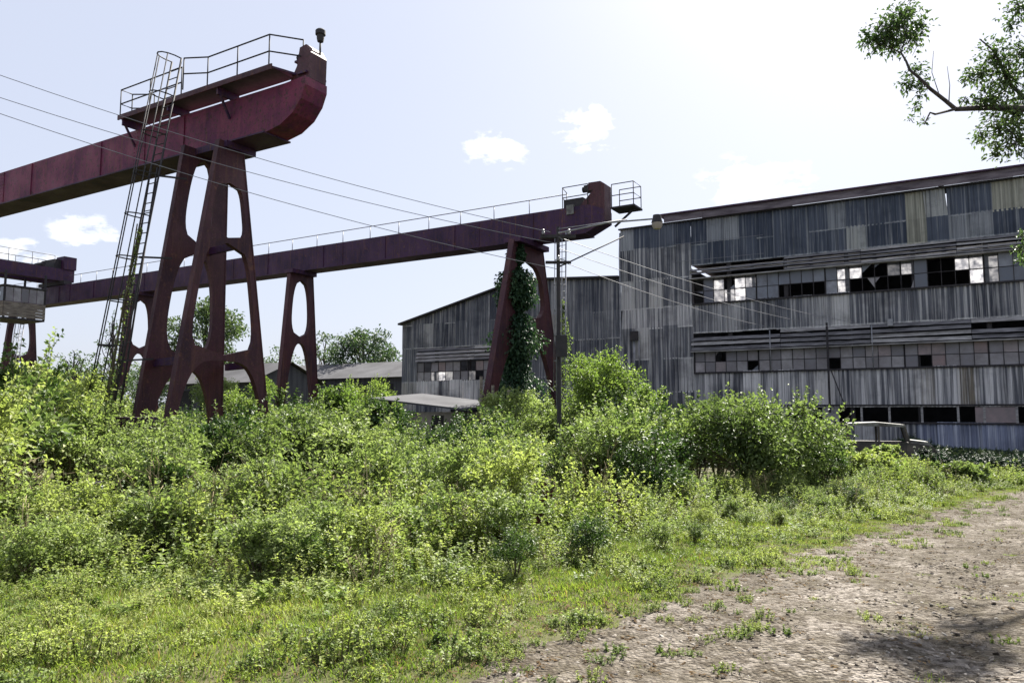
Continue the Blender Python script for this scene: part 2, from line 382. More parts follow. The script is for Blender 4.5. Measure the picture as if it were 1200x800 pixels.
def path_z(X, Y):
    d = path_dist(X, Y) + wob(X, Y) * .8
    return gz(X, Y) + np.clip(d * .06, -.06, .014) + .008 * np.sin(X * 7 + Y * 3) * np.sin(Y * 9 - X * 2) - np.where(d > .6, .03, 0) * (np.exp(-((d - 2.0 + .15 * np.sin(Y)) / .28) ** 2) + np.exp(-((d - 3.6 + .15 * np.sin(Y * .8)) / .3) ** 2))
tag(grid_sheet('ground', xs, ys, lambda X, Y: gz(X, Y) - .10 * sstep(.3, 1.0, path_dist(X, Y)), M['ground']), kind='structure')
tag(grid_sheet('path', np.arange(-4, 26, .12).tolist(), np.arange(.5, 25, .12).tolist(), path_z, M['path']), kind='structure')

# ------------------------------------------------------------------ factory building
P0 = at_y(1200, 480, 34.0); P0.z = 0
def wall_a(px, py=300):
    d = Vector(ray(px, py)); o = Vector((0, 0, EYE)); t = (P0 - o).dot(NB) / d.dot(NB); return (o + d * t - P0).dot(U)
_sheets = {}
def sheet_mesh(w, h, mat, key):
    k = (round(w, 3), round(h, 3), key)
    if k not in _sheets: _sheets[k] = sheet_make(w, lambda x: h, mat)
    return _sheets[k]
def sheet_make(w, top, mat, nw=5):
    n = nw * 4; vs = []; fs = []
    for i in range(n + 1):
        x = w * i / n; y = -.036 * math.cos(2 * PI * i / 4) if True else 0
        vs += [(x, y, 0), (x, y, top(x))]
    for i in range(n): fs.append((2 * i, 2 * i + 2, 2 * i + 3, 2 * i + 1))
    me = bpy.data.meshes.new('corrugated_sheet'); me.from_pydata(vs, [], fs); me.materials.append(mat)
    for p in me.polygons: p.use_smooth = True
    return me
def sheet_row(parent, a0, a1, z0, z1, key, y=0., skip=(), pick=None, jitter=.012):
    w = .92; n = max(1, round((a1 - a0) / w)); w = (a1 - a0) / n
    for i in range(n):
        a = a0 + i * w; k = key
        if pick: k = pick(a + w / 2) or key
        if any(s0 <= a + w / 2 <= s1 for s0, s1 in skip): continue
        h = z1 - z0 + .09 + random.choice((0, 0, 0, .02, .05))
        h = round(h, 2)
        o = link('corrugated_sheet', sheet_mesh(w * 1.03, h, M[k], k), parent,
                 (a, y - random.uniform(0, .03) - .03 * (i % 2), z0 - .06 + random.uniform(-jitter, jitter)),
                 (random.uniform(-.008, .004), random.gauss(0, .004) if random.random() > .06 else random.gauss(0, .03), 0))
fac = thing('factory_building', 'tall factory hall clad in weathered grey corrugated sheets with two broken window bands', 'building', P0, ANG)
LEFT = -19.55; MID = -15.25; RIGHT = 11.0; TOP = 12.95
clear = [(-4.65, -3.7), (-.55, .7)]
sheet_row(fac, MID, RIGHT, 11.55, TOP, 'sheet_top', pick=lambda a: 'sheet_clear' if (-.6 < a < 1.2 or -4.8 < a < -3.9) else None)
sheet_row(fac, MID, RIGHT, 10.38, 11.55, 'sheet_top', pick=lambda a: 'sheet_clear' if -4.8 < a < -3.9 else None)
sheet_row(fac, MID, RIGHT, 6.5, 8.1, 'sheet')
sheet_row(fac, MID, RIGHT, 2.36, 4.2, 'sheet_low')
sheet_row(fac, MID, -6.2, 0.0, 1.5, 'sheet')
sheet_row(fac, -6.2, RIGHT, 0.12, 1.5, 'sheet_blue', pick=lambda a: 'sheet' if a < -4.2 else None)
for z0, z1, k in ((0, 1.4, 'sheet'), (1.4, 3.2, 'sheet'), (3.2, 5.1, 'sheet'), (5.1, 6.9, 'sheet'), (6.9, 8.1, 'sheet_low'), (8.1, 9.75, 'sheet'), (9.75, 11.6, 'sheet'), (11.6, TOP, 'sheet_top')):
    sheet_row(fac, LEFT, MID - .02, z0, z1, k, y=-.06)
# frame behind the cladding
for k in range(11):
    a = LEFT + .3 + k * 3.02
    MB().box(a - .1, a + .1, .06, .3, 0, TOP - .1).build('steel_post', M['steel'], fac)
for z in (1.5, 2.36, 4.2, 5.36, 6.5, 8.1, 9.55, 10.38, 11.55, 12.8):
    MB().box(MID, RIGHT, .05, .13, z - .06, z + .06).build('girt', M['steel'], fac)
# open strip with posts near the bottom
for a in np.arange(-14.6, RIGHT, 1.32):
    a += random.uniform(-.2, .2)
    MB().box(a - .05, a + .05, -.03, .05, 1.5, 2.4).build('stud', M['board_pale'], fac)
for a, w in ((-1.9, 1.6), (-8.6, .8), (-11.5, 1.1), (3.0, 1.5)):
    MB().box(a, a + w, -.012, .012, 1.56, 2.28).build('strip_panel', M['glass_low'], fac)
# louvre board bands, projecting
def louvres(parent, a0, a1, z0, z1, n, name='louvre_board'):
    hh = (z1 - z0) / n; a = a0
    while a < a1 - .3:
        L = min(random.uniform(3.4, 5.2), a1 - a)
        for k in range(n):
            if random.random() < .07: continue
            zc = z0 + hh * (k + .5); off = -.10 - .10 * (n - 1 - k) / n + random.uniform(-.02, .02)
            m = M['board'] if random.random() < .62 else M['board_pale']
            d0, d1 = random.uniform(-.025, .025), random.uniform(-.025, .025)
            mb = MB(); vs = []
            for x, dz in ((a + .01, d0), (a + L - .01, d1)):
                for (yy, zz) in ((off - .06, -hh * .36), (off + .06, hh * .30), (off + .075, hh * .36), (off - .045, -hh * .30)):
                    vs.append((x, yy, zc + zz + dz))
            mb.add(vs, [(0, 1, 2, 3), (7, 6, 5, 4), (0, 4, 5, 1), (1, 5, 6, 2), (2, 6, 7, 3), (3, 7, 4, 0)]).build(name, m, parent)
        a += L
louvres(fac, MID - .1, RIGHT, 9.58, 10.36, 4)
louvres(fac, MID - .1, RIGHT, 5.44, 6.48, 4)
MB().box(MID - .1, RIGHT, -.36, .0, 9.50, 9.56).build('band_sill', M['board_pale'], fac)
MB().box(MID - .1, RIGHT, -.34, .0, 5.36, 5.42).build('band_sill', M['board_pale'], fac)
MB().box(MID, RIGHT, -.12, .06, 8.06, 8.14).build('window_sill', M['steel'], fac)
MB().box(MID, RIGHT, -.12, .06, 4.16, 4.24).build('window_sill', M['steel'], fac)
MB().box(MID, RIGHT, -.08, .06, 2.33, 2.42).build('bottom_rail', M['steel'], fac)
MB().box(MID, RIGHT, -.10, .06, 1.46, 1.54).build('bottom_rail', M['steel'], fac)
UPR = [((0, 823), 'K'), ((823, 836), 'G'), ((836, 844), 'W'), ((844, 855), 'K'), ((855, 881), 'W'), ((881, 934), 'G'), ((934, 945), 'K'), ((945, 983), 'G'), ((983, 988), 'K'),
       ((988, 1008), 'W'), ((1008, 1033), 'K'), ((1033, 1067), 'W'), ((1067, 1088), 'G'), ((1088, 1117), 'K'), ((1117, 1168), 'W'), ((1168, 9999), 'G')]
LWR = [((0, 823), 'K'), ((823, 836), 'G'), ((836, 855), 'W'), ((855, 866), 'K'), ((866, 879), 'W'), ((879, 890), 'G'), ((890, 911), 'G'), ((911, 933), 'K'), ((933, 960), 'K'),
       ((960, 969), 'K'), ((969, 983), 'G'), ((983, 995), 'W'), ((995, 1048), 'K'), ((1048, 1062), 'W'), ((1062, 1074), 'K'), ((1074, 1088), 'G'), ((1088, 1131), 'K'), ((1131, 1168), 'W'), ((1168, 9999), 'G')]
def kind_at(px, tab):
    for (a, b), k in tab:
        if a <= px < b: return k
    return 'G'
def apx(a, z): p = P0 + U * a; return pix(p.x, p.y, z)[0]
_pane = {}
def pane(parent, x, z, w, h, mat, y=.0, tilt=0.):
    k = (round(w, 2), round(h, 2), mat.name)
    if k not in _pane: _pane[k] = MB().box(-w / 2, w / 2, -.004, .004, -h / 2, h / 2).mesh('pane', mat)
    return link('pane', _pane[k], parent, (x, y, z), (random.gauss(0, .025) + tilt, random.gauss(0, .006), random.gauss(0, .02)))
def window_band(parent, a0, a1, z0, z1, picker, low=False, rows=2, cw=.58):
    n = round((a1 - a0) / cw); w = (a1 - a0) / n; hh = (z1 - z0) / rows
    g = 6; i = 0
    while i < n:
        m = min(g, n - i)
        fr = link('window_frame', None, parent, (a0 + i * w, 0, z0)) if False else None
        mb = MB(); W_ = m * w
        for j in range(m + 1): mb.box(j * w - (.035 if j in (0, m) else .016), j * w + (.035 if j in (0, m) else .016), -.03, .03, 0, z1 - z0)
        for r in range(rows + 1): mb.box(0, W_, -.026, .026, r * hh - .016, r * hh + .016)
        fr = mb.build('window_frame', M['steel'], parent); fr.location = (a0 + i * w, .0, z0)
        for j in range(m):
            for r in range(rows):
                k = picker(a0 + (i + j + .5) * w, r)
                if k == 'K':
                    if random.random() < .45:
                        sd_ = random.choice((-1, 1)); hw, hz = w / 2 - .02, hh / 2 - .02; v0 = random.choice((-1, 1)); q1, q2, q3 = [random.uniform(.2, .8) for _ in range(3)]
                        MB().prism([(sd_ * hw, v0 * hz), (sd_ * hw, v0 * hz * (1 - 2 * q1)), (sd_ * hw * (1 - 2 * q3), v0 * hz)], -.004, .004).build('broken_pane', random.choice((M['glass'], M['glass_low'], M['glass'])), fr).location = ((j + .5) * w, 0, (r + .5) * hh)
                    continue
                mat = M['frost'] if k == 'W' else (M['glass_low'] if low else M['glass'])
                pane(fr, (j + .5) * w, (r + .5) * hh, w - .034, hh - .034, mat)
        i += m
window_band(fac, MID + .05, RIGHT, 8.14, 9.52, lambda a, r: kind_at(apx(a, 8.8), UPR if r else LWR))
def lowpick(a, r):
    p = apx(a, 4.8)
    if r == 0 and (872 < p < 888 or 972 < p < 981 or 1079 < p < 1087): return 'K'
    return 'K' if random.random() < .015 else 'G'
window_band(fac, MID + .05, RIGHT, 4.24, 5.38, lowpick, low=True)
# roof, interior, back and side walls (unseen gap left in the roof so sun backlights the front panes)
DEP = 22.0
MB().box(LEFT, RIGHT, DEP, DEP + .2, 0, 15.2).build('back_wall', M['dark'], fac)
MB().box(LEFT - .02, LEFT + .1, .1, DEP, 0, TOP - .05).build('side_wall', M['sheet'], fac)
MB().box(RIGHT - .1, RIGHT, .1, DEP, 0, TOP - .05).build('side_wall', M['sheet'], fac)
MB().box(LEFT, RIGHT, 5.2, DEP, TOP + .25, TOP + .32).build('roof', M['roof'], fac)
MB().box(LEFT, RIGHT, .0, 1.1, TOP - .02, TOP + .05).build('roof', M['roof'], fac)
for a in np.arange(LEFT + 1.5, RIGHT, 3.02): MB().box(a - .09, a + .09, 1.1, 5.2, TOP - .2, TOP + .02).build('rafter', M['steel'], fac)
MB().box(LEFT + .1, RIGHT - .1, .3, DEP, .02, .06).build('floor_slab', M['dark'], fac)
# the ragged roof edge
eg = wall_a(780, 250)
a = eg
while a < RIGHT:
    L = min(random.uniform(1.6, 3.2), RIGHT - a); d = random.uniform(-.04, .05)
    MB().box(a, a + L + .03, -.34 - d * .3, -.30, TOP + .02 + d * .3, TOP + .40 + d).build('fascia_board', M['roof'], fac)
    a += L
MB().box(eg - .3, RIGHT, -.48, 1.0, TOP + .44, TOP + .52).build('roof_edge', M['red_dark'], fac)
MB().box(LEFT - .1, RIGHT, -.22, .0, TOP - .03, TOP + .04).build('roof_edge', M['steel'], fac)
# fixtures on the wall
MB().tube([(LEFT - .05, -.14, 0), (LEFT - .05, -.14, 11.5), (LEFT - .02, -.1, TOP - .2)], .055).build('downpipe', M['galv'], fac)
for z in (11.62, 10.6): MB().tube([(LEFT + 3.2, -.18, z + .03), (MID + 4, -.16, z)], .012, 5).build('conduit', M['wire'], fac)
a = wall_a(967); MB().box(a - .05, a + .05, -.5, -.40, 2.0, 6.6).build('standpipe', M['steel'], fac)
MB().beam((a + .1, -.42, 4.2), (a + .75, -.42, 2.2), .07, .05).build('brace', M['steel'], fac)
a = wall_a(1040); MB().box(a - .12, a + .12, -.42, -.2, 6.28, 6.62).build('junction_box', M['galv'], fac)
for px in (1018, 900): a = wall_a(px); MB().tube([(a, -.2, 4.2), (a, -.2, 6.4)], .03).build('conduit', M['galv'], fac)
a = wall_a(743); MB().box(a - .2, a + .25, -.32, -.08, 6.2, 6.75).build('vent_box', M['steel'], fac)
MB().tube([(a, -.2, 6.2), (a, -.2, 4.0)], .06).build('conduit', M['galv'], fac)
MB().tube([(a + .3, -.2, 6.2), (a + .3, -.2, 4.4)], .04).build('conduit', M['galv'], fac)

# lower wing to the left
WL = -36.2
wing = thing('factory_wing', 'low factory wing with sloping roofline joined to the taller hall', 'building', P0 + U * WL, ANG)
wl = lambda a: a - WL
WR = LEFT - .12
def rooft(a):
    return float(np.interp(a, [WL, -26.5, WR], [8.22, 10.5, 10.05]))
def row_w(a0, a1, z0, z1, key='sheet_wing'): sheet_row(wing, wl(a0), wl(a1), z0, z1, key, y=-.02)
w0, w1 = WL + 1.3, -26.3
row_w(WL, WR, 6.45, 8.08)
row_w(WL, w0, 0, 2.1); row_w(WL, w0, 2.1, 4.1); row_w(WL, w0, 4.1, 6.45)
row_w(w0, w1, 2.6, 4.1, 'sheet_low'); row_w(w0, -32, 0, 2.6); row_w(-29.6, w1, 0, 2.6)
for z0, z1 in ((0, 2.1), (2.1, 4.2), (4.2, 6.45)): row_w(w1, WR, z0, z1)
n = 18; w = (WR - WL) / n
for i in range(n):
    a = WL + i * w
    link('corrugated_sheet', sheet_make(w * 1.02, lambda x, a=a: rooft(a + x) - 8.05, M['sheet_wing']), wing, (wl(a), -.03 - .01 * (i % 2), 8.02))
louvres(wing, wl(w0), wl(w1), 5.45, 6.42, 4)
def wpick(a, r):
    x = random.random(); return 'K' if x < .34 else ('W' if x < .55 else 'G')
window_band(wing, wl(w0), wl(w1), 4.12, 5.4, lambda a, r: wpick(a, r), low=True, cw=.62)
for a in np.linspace(WL + .2, WR - .2, 7): MB().box(wl(a) - .1, wl(a) + .1, .06, .28, 0, rooft(a) - .1).build('steel_post', M['steel'], wing)
for pa, pb in ((WL - .25, -26.5), (-26.5, WR)):
    mb = MB(); za, zb = rooft(pa), rooft(pb)
    if pa < WL: za = 8.22 - .06
    mb.add([(wl(pa), -.3, za - .02), (wl(pb), -.3, zb - .02), (wl(pb), 3.0, zb - .02), (wl(pa), 3.0, za - .02),
            (wl(pa), -.3, za + .1), (wl(pb), -.3, zb + .1), (wl(pb), 3.0, zb + .1), (wl(pa), 3.0, za + .1)],
           [(0, 1, 2, 3), (7, 6, 5, 4), (0, 4, 5, 1), (1, 5, 6, 2), (2, 6, 7, 3), (3, 7, 4, 0)]).build('roof_edge', M['steel'], wing)
    mb = MB(); mb.add([(wl(pa), 6.8, za + .06), (wl(pb), 6.8, zb + .06), (wl(pb), 20, zb + .06), (wl(pa), 20, za + .06)], [(0, 1, 2, 3)]).build('roof', M['roof'], wing)
MB().box(wl(WL), wl(WR), 20, 20.2, 0, 10.4).build('back_wall', M['dark'], wing)
MB().box(wl(WL), wl(WL) + .1, .1, 20, 0, 8.2).build('side_wall', M['sheet'], wing)
MB().box(wl(WL) + .2, wl(WR), .3, 19.9, .02, .06).build('floor_slab', M['dark'], wing)

# ------------------------------------------------------------------ crane runways
def plate_frame(name, parent, a, tl, tr, tlt, trt, ztop, w, z1, z2, z3, mat, wr=None, web=.42, thick=.24, flange=True, sq=2.6, wt=None, wrt=None):
    """A-frame plate in the transverse plane: feet tl/tr, top edges tlt/trt, leg widths w/wr, web levels z1,z2; rounded cut-outs"""
    wr = wr or w
    lo = lambda z: tl + (tlt - tl) * z / ztop; ro = lambda z: tr + (trt - tr) * z / ztop
    def inner(z):
        f = z / ztop; return lo(z) + w + ((wt if wt else w * .65) - w) * f, ro(z) - wr - ((wrt if wrt else wr * .65) - wr) * f
    def hole(za, zb, p=sq, flip=False, n=14):
        L = []; R = []
        for i in range(n + 1):
            vv = i / n; z = za + (zb - za) * vv; x = abs(2 * vv - 1); h = max(.02, (1 - x ** p) ** (1 / p))
            l, r = inner(z); c = (l + r) / 2; hw = max(.04, (r - l) / 2) * h; L.append((c - hw, z)); R.append((c + hw, z))
        return L[1:-1], R[1:-1], ((inner(za)[0] + inner(za)[1]) / 2, za), ((inner(zb)[0] + inner(zb)[1]) / 2, zb)
    out = [(tl, 0), (tlt, ztop), (trt, ztop), (tr, 0)]
    arch = []
    for i in range(13):
        v = i / 12; z = z1 * (1 - v ** 3.2) if False else z1 * math.sin(PI / 2 * (1 - v)) ** .55
        l, r = inner(z); c = (l + r) / 2; hw = (r - l) / 2 * min(1, (1 - (z / z1) ** (sq + .4)) ** (1 / sq) if z < z1 else 0.02)
        arch.append((c, hw, z))
    out += [(c + hw, z) for c, hw, z in reversed(arch)][0:-1] + [(c - hw, z) for c, hw, z in arch]
    holes = []
    for za, zb in ((z1 + web, z2), (z2 + web, z3)):
        if zb - za < .3: continue
        L, R, bot, top = hole(za, zb); holes.append([bot] + R + [top] + list(reversed(L)))
    o = curve_plate(name, [out] + holes, -thick / 2, thick / 2, mat, parent)
    o.location = (a, 0, 0); o.rotation_euler = (0, 0, PI / 2)
    if flange:
        for (p0, p1) in (((tl, 0), (tlt, ztop)), ((tr, 0), (trt, ztop))):
            MB().beam((p0[0], 0, p0[1]), (p1[0], 0, p1[1]), thick * 1.2, .04, up=(1, 0, 0)).build('flange', mat, o)
    return o
def girder(parent, poly, y1, mat, a0, a1, zb, zt):
    g = MB().prism(poly, 0, y1).build('girder', mat, parent)
    MB().box(a0, a1, -.1, y1 + .1, zb - .05, zb - .003).build('bottom_flange', M['red_dark'], g)
    a = a1 - 6.2
    while a > a0 + 2:
        sp_ = MB().box(a - .32, a + .32, -.022, .006, zb + .02, zt - .03)
        for k in range(9):
            for x in (-.24, -.1, .1, .24):
                z = zb + .12 + k * (zt - zb - .25) / 8; sp_.add([(a + x - .022, -.022, z - .022), (a + x + .022, -.022, z - .022), (a + x + .022, -.022, z + .022), (a + x - .022, -.022, z + .022), (a + x, -.042, z)], [(0, 1, 4), (1, 2, 4), (2, 3, 4), (3, 0, 4)])
        sp_.build('splice_plate', mat, g); a -= 9.2
    a = a0 + 1.0
    while a < a1 - .5:
        MB().box(a - .012, a + .012, -.035, 0.004, zb, zt - .03).build('stiffener', mat, g); a += 4.6
    return g
def railing(parent, pts, h=.95, mids=(.5,), post_every=1.5, r=.022, mat=None, name='handrail', posts=None):
    """posts and rails along a polyline of base points"""
    mat = mat or M['steel']; pts = [Vector(p) for p in pts]
    for k in (1.0,) + tuple(mids):
        MB().tube([p + Vector((0, 0, h * k)) for p in pts], r).build(name, mat, parent)
    for p, q in zip(pts[:-1], pts[1:]):
        n = max(1, round((q - p).length / post_every))
        for i in range(n + 1 if q is pts[-1] else n):
            b = p.lerp(q, i / n); MB().tube([b, b + Vector((0, 0, h))], r * .95).build('handrail_post', mat, parent)
def ladder(parent, bot, top, width, along, mat, name='ladder', cage=None, rung=.31, outward=(0, -1, 0)):
    bot = Vector(bot); top = Vector(top); d = top - bot; along = Vector(along).normalized()
    o = link(name, MB().tube([bot - along * width / 2, top - along * width / 2], .032).mesh('stringer', mat), parent)
    MB().tube([bot + along * width / 2, top + along * width / 2], .032).build('stringer', mat, o)
    n = int(d.length / rung); rm = MB().tube([-along * width / 2, along * width / 2], .016, 5).mesh('rung', mat)
    for i in range(1, n): link('rung', rm, o, bot + d * (i / n))
    if cage:
        c0, c1, rad = cage; ow = Vector(outward)
        hoop = lambda c: [c + along * (width / 2 + .0) * math.cos(t) * (1.0 + .35 * math.sin(t)) + ow * rad * math.sin(t) for t in np.linspace(0, PI, 9)]
        m = int((c1 - c0) * d.length / 1.15)
        for i in range(m + 1): MB().tube(hoop(bot + d * (c0 + (c1 - c0) * i / m)), .02, 5).build('cage_hoop', mat, o)
        for j in (2, 4, 6):
            MB().tube([hoop(bot + d * c0)[j], hoop(bot + d * c1)[j]], .018, 5).build('cage_bar', mat, o)
    return o

OA = Vector((-7.43, 21.24, 0)); OB = Vector((.33, 35.42, 0)); ZB = 10.3; ZT = 11.61
ra = thing('crane_runway', 'red oxide steel crane runway with caged ladder and walkway at its raised end', 'crane runway', OA, ANG, 'parallel crane runways')
girder(ra, [(-46, ZB), (.25, ZB), (.8, ZB + .10), (1.3, ZB + .36), (1.62, ZB + .72), (1.78, ZB + 1.1), (1.78, ZB + 1.35), (.95, ZT), (-46, ZT)], .85, M['red'], -46, .22, ZB, ZT)
es = MB().prism([(.95, ZT + .004), (1.784, ZB + 1.354), (1.80, ZT + .80), (1.62, ZT + 1.08), (1.36, ZT + 1.04), (1.26, ZT + .5)], .15, .80).build('end_stop', M['red_brown'], ra)
MB().tube([(1.06, .45, ZT + .88), (1.40, .45, ZT + .86)], [.15, .13], 10).build('buffer', M['steel'], es)
MB().box(1.10, 1.36, .2, .7, ZT + .66, ZT + .72).build('buffer_bracket', M['red_dark'], es)
MB().box(1.35, 1.7, .08, .9, ZT + .2, ZT + .26).build('stop_rib', M['red_dark'], es)
lp = MB().tube([(1.72, .6, ZT + .85), (1.72, .6, ZT + 1.38)], .03).build('lamp_stalk', M['steel'], ra)
MB().lathe([(.0, .0), (.09, .0), (.11, .1), (.11, .2), (.15, .21), (.15, .33), (.11, .37), (.0, .38)], 14, (1.72, .6, ZT + 1.32)).build('warning_lamp', M['steel'], lp)
# walkway
DZ = 11.82; 
DZ = 11.88
dk = MB().prism([(-6.35, DZ - .03), (1.0, DZ - .03), (1.0, DZ + .03), (-6.35, DZ + .03)], -.52, .30).build('walkway', M['steel'], ra)
MB().box(-6.4, 1.0, -.56, -.522, DZ - .07, DZ + .09).build('toe_board', M['red_brown'], dk)
MB().add([(1.002, -.52, DZ - .03), (1.002, .3, DZ - .03), (1.3, .3, DZ - .03), (1.002, -.52, DZ + .03), (1.002, .3, DZ + .03), (1.3, .3, DZ + .03)],
         [(0, 1, 2), (5, 4, 3), (0, 3, 4, 1), (1, 4, 5, 2), (2, 5, 3, 0)]).build('deck_plate', M['red_dark'], dk)
for a in np.arange(-6.2, 1.0, 2.4): MB().box(a - .035, a + .035, -.50, .28, ZT + .003, DZ - .032).build('deck_bracket', M['red_dark'], dk)
for a in (-6.2, -1.4): MB().beam((a, -.5, DZ - .06), (a, -.01, ZT - .6), .06, .06).build('strut', M['red_dark'], dk)
rl = M['steel']
railing(dk, [(-5.7, .28, DZ), (-6.35, -.10, DZ), (-6.35, -.50, DZ), (-3.1, -.52, DZ)], .98, post_every=1.6)
railing(dk, [(-2.55, -.85, DZ), (-1.85, -.52, DZ), (.85, -.52, DZ), (1.45, .2, DZ)], 1.0, post_every=1.25)
# caged ladder, leaning with the frame
lad = ladder(ra, (-2.62, -2.95, .1), (-2.72, -.98, 12.8), .46, (1, 0, 0), M['steel'], cage=(.20, 1.0, .62))
for z in (3.5, 6.5, 9.0):
    t_ = (z - .1) / 12.9; y = -2.95 + 1.97 * t_; MB().beam((-2.6, y, z), (-2.4, y + .9, z + .1), .05, .05).build('ladder_bracket', M['steel'], lad)
# slim access ladder beside it
ladder(ra, (-3.35, -2.2, .1), (-3.2, -1.25, 9.4), .34, (1, 0, 0), M['steel'], name='side_ladder', rung=1.3)
# paired A-frames
f1 = plate_frame('column_frame', ra, -2.72, -2.1, 1.10, -.62, .95, ZB - .06, .44, 3.35, 6.95, 9.95, M['red_brown'], wr=.30, web=.34, thick=.14, wt=.42, wrt=.58)
f2 = plate_frame('column_frame', ra, -1.40, -2.05, 2.05, -.40, .44, ZB - .06, .26, 3.6, 7.15, 9.0, M['red_brown'], wr=.24, web=.16, thick=.17, sq=4)
MB().box(-2.95, -1.2, -.25, .85, ZB - .26, ZB - .055).build('cap_beam', M['red_dark'], ra)
for z, y in ((3.5, 1.2), (3.5, -1.3), (7.1, .4)): MB().beam((-2.70, y, z), (-1.42, y, z + .05), .10, .22).build('cross_tie', M['red_dark'], ra)
for a, y in ((-2.72, -2.0), (-2.72, 1.15), (-1.40, -1.95), (-1.40, 1.95)): MB().box(a - .45, a + .45, y - .5, y + .5, -.1, .45).build('footing', M['concrete'], ra)
MB().box(-3.1, -.9, -2.55, -2.1, 1.2, 1.95).build('base_beam', M['red_dark'], ra)
# distant supports of this runway (out of the frame to the left)
for a in (-20.8, -38.5):
    plate_frame('column_frame', ra, a, -2.0, 2.0, -.5, .5, ZB - .06, .6, 3.4, 6.9, 9.7, M['red_brown'])

rb = thing('crane_runway', 'long purple-red crane runway running up to the corrugated factory wall, vine on its end leg', 'crane runway', OB, ANG, 'parallel crane runways')
girder(rb, [(-60, ZB), (3.6, ZB), (4.5, ZB + .42), (4.5, ZB + 1.0), (3.7, ZT), (-60, ZT)], .9, M['red_dark'], -60, 3.58, ZB, ZT)
es = MB().prism([(3.25, ZT + .004), (4.504, ZB + .5), (4.50, ZT + .9), (4.30, ZT + 1.04), (3.70, ZT + 1.05), (3.66, ZT + .72), (3.95, ZT + .68)], .06, .84).build('end_stop', M['red_brown'], rb)
MB().box(3.40, 3.70, .2, .7, ZT + .74, ZT + 1.0).build('buffer', M['steel'], es)
MB().tube([(3.42, .45, ZT + .87), (3.25, .45, ZT + .87)], .14, 10).build('buffer_pad', M['rubber'], es)
MB().box(2.4, 3.4, .1, .8, ZT + .004, ZT + .42).build('drive_box', M['steel'], rb)
MB().box(2.62, 2.98, -.06, .1, ZT - .35, ZT + .1).build('sign_plate', M['paint'], rb)
pl = MB().box(4.86, 6.0, -.1, .95, ZB + .92, ZB + 1.0).build('end_platform', M['steel'], rb)
railing(pl, [(4.9, -.05, ZB + 1.0), (5.95, -.05, ZB + 1.0), (5.95, .9, ZB + 1.0), (4.9, .9, ZB + 1.0)], 1.05, post_every=.9)
MB().beam((4.86, .4, ZB + .2), (5.8, .4, ZB + .9), .08, .08).build('strut', M['steel'], pl)
railing(rb, [(-60, .84, ZT), (2.2, .84, ZT)], .92, mids=(), post_every=2.1, r=.024, mat=M['galv'])
railing(rb, [(2.2, .84, ZT), (2.4, -.02, ZT), (3.7, -.02, ZT)], .98, mids=(.5,), post_every=1.2, r=.022)
fa = plate_frame('column_frame', rb, .33, -4.3, 4.3, -1.2, 1.6, ZB - .06, .68, 5.9, 9.3, 9.4, M['red_brown'], web=.6, thick=.24)
MB().box(-.1, .8, -1.25, 1.65, ZB - .3, ZB - .055).build('cap_beam', M['red_dark'], rb)
for a in (-14.8, -30.2, -45.8):
    plate_frame('column_frame', rb, a, -1.75, 1.75, -.85, .85, ZB - .06, .52, 6.0, 9.7, 9.8, M['red_brown'], web=.35)
    MB().box(a - .35, a + .35, -.95, .95, ZB - .28, ZB - .055).build('cap_beam', M['red_dark'], rb)
ladder(rb, (2.55, -.7, .1), (2.45, -.2, 10.4), .42, (1, 0, 0), M['galv'], cage=(.3, .98, .5))
ladder(rb, (-30.9, -1.6, .1), (-30.8, -.7, 10.4), .42, (1, 0, 0), M['steel'], cage=None)
ladder(rb, (-44.2, -1.4, .1), (-44.2, -.6, 10.3), .5, (1, 0, 0), M['galv'], cage=(.1, 1., .5))

# travelling bridge crane resting on both runways
bc = thing('bridge_crane', 'travelling bridge crane with hanging plank cabin parked on the runways', 'crane', OB + U * -42.0 + Vector((0, 0, ZT)), ANG)
MB().box(-1.35, -.75, -16.8, 1.2, .42, 1.35).build('bridge_girder', M['red_dark'], bc)
MB().box(.55, 1.15, -16.8, 1.2, .42, 1.35).build('bridge_girder', M['red_dark'], bc)
for y in (.42, -15.6):
    tk = MB().box(-1.9, 1.75, y - .3, y + .3, .12, .40).build('end_carriage', M['steel'], bc)
    for x in (-1.4, 1.3): MB().tube([(x, y - .14, .225), (x, y + .14, .225)], .22, 14).build('wheel', M['steel'], tk)
MB().box(-1.0, .9, -.2, 1.1, 1.352, 2.1).build('drive_box', M['steel'], bc)
MB().box(.2, 1.3, .3, 1.25, 1.36, 2.35).build('motor', M['red_dark'], bc)
MB().tube([(-.4, -.9, 1.6), (.8, -.9, 1.6)], .16, 10).build('drive_shaft', M['steel'], bc)
railing(bc, [(1.12, -16.5, 1.35), (1.12, -.3, 1.35)], .95, mids=(.5,), post_every=1.6, r=.022)
railing(bc, [(-1.3, -16.5, 1.35), (-1.3, -.3, 1.35)], .95, mids=(.5,), post_every=1.6, r=.022)
cb = MB().box(-1.5, 1.5, -7.0, -4.2, -3.05, -2.92).build('cabin', M['steel'], bc)
MB().box(-1.55, 1.55, -7.05, -4.15, -.75, -.62).build('cabin_roof', M['steel'], cb)
for x in (-1.45, 1.45):
    for y in (-6.95, -4.25): MB().box(x - .06, x + .06, y - .06, y + .06, -2.92, .42).build('cabin_post', M['steel'], cb)
for k in range(5):
    z = -2.88 + k * .215
    MB().box(-1.5, 1.5, -7.04, -7.015, z, z + .2).build('plank', M['plank'], cb)
    MB().box(1.505, 1.53, -7.0, -4.2, z, z + .2).build('plank', M['plank'], cb)
for k in range(5): MB().box(1.51, 1.525, -6.9 + k * .52, -6.43 + k * .52, -1.78, -.8).build('cabin_pane', M['glass_low'], cb)
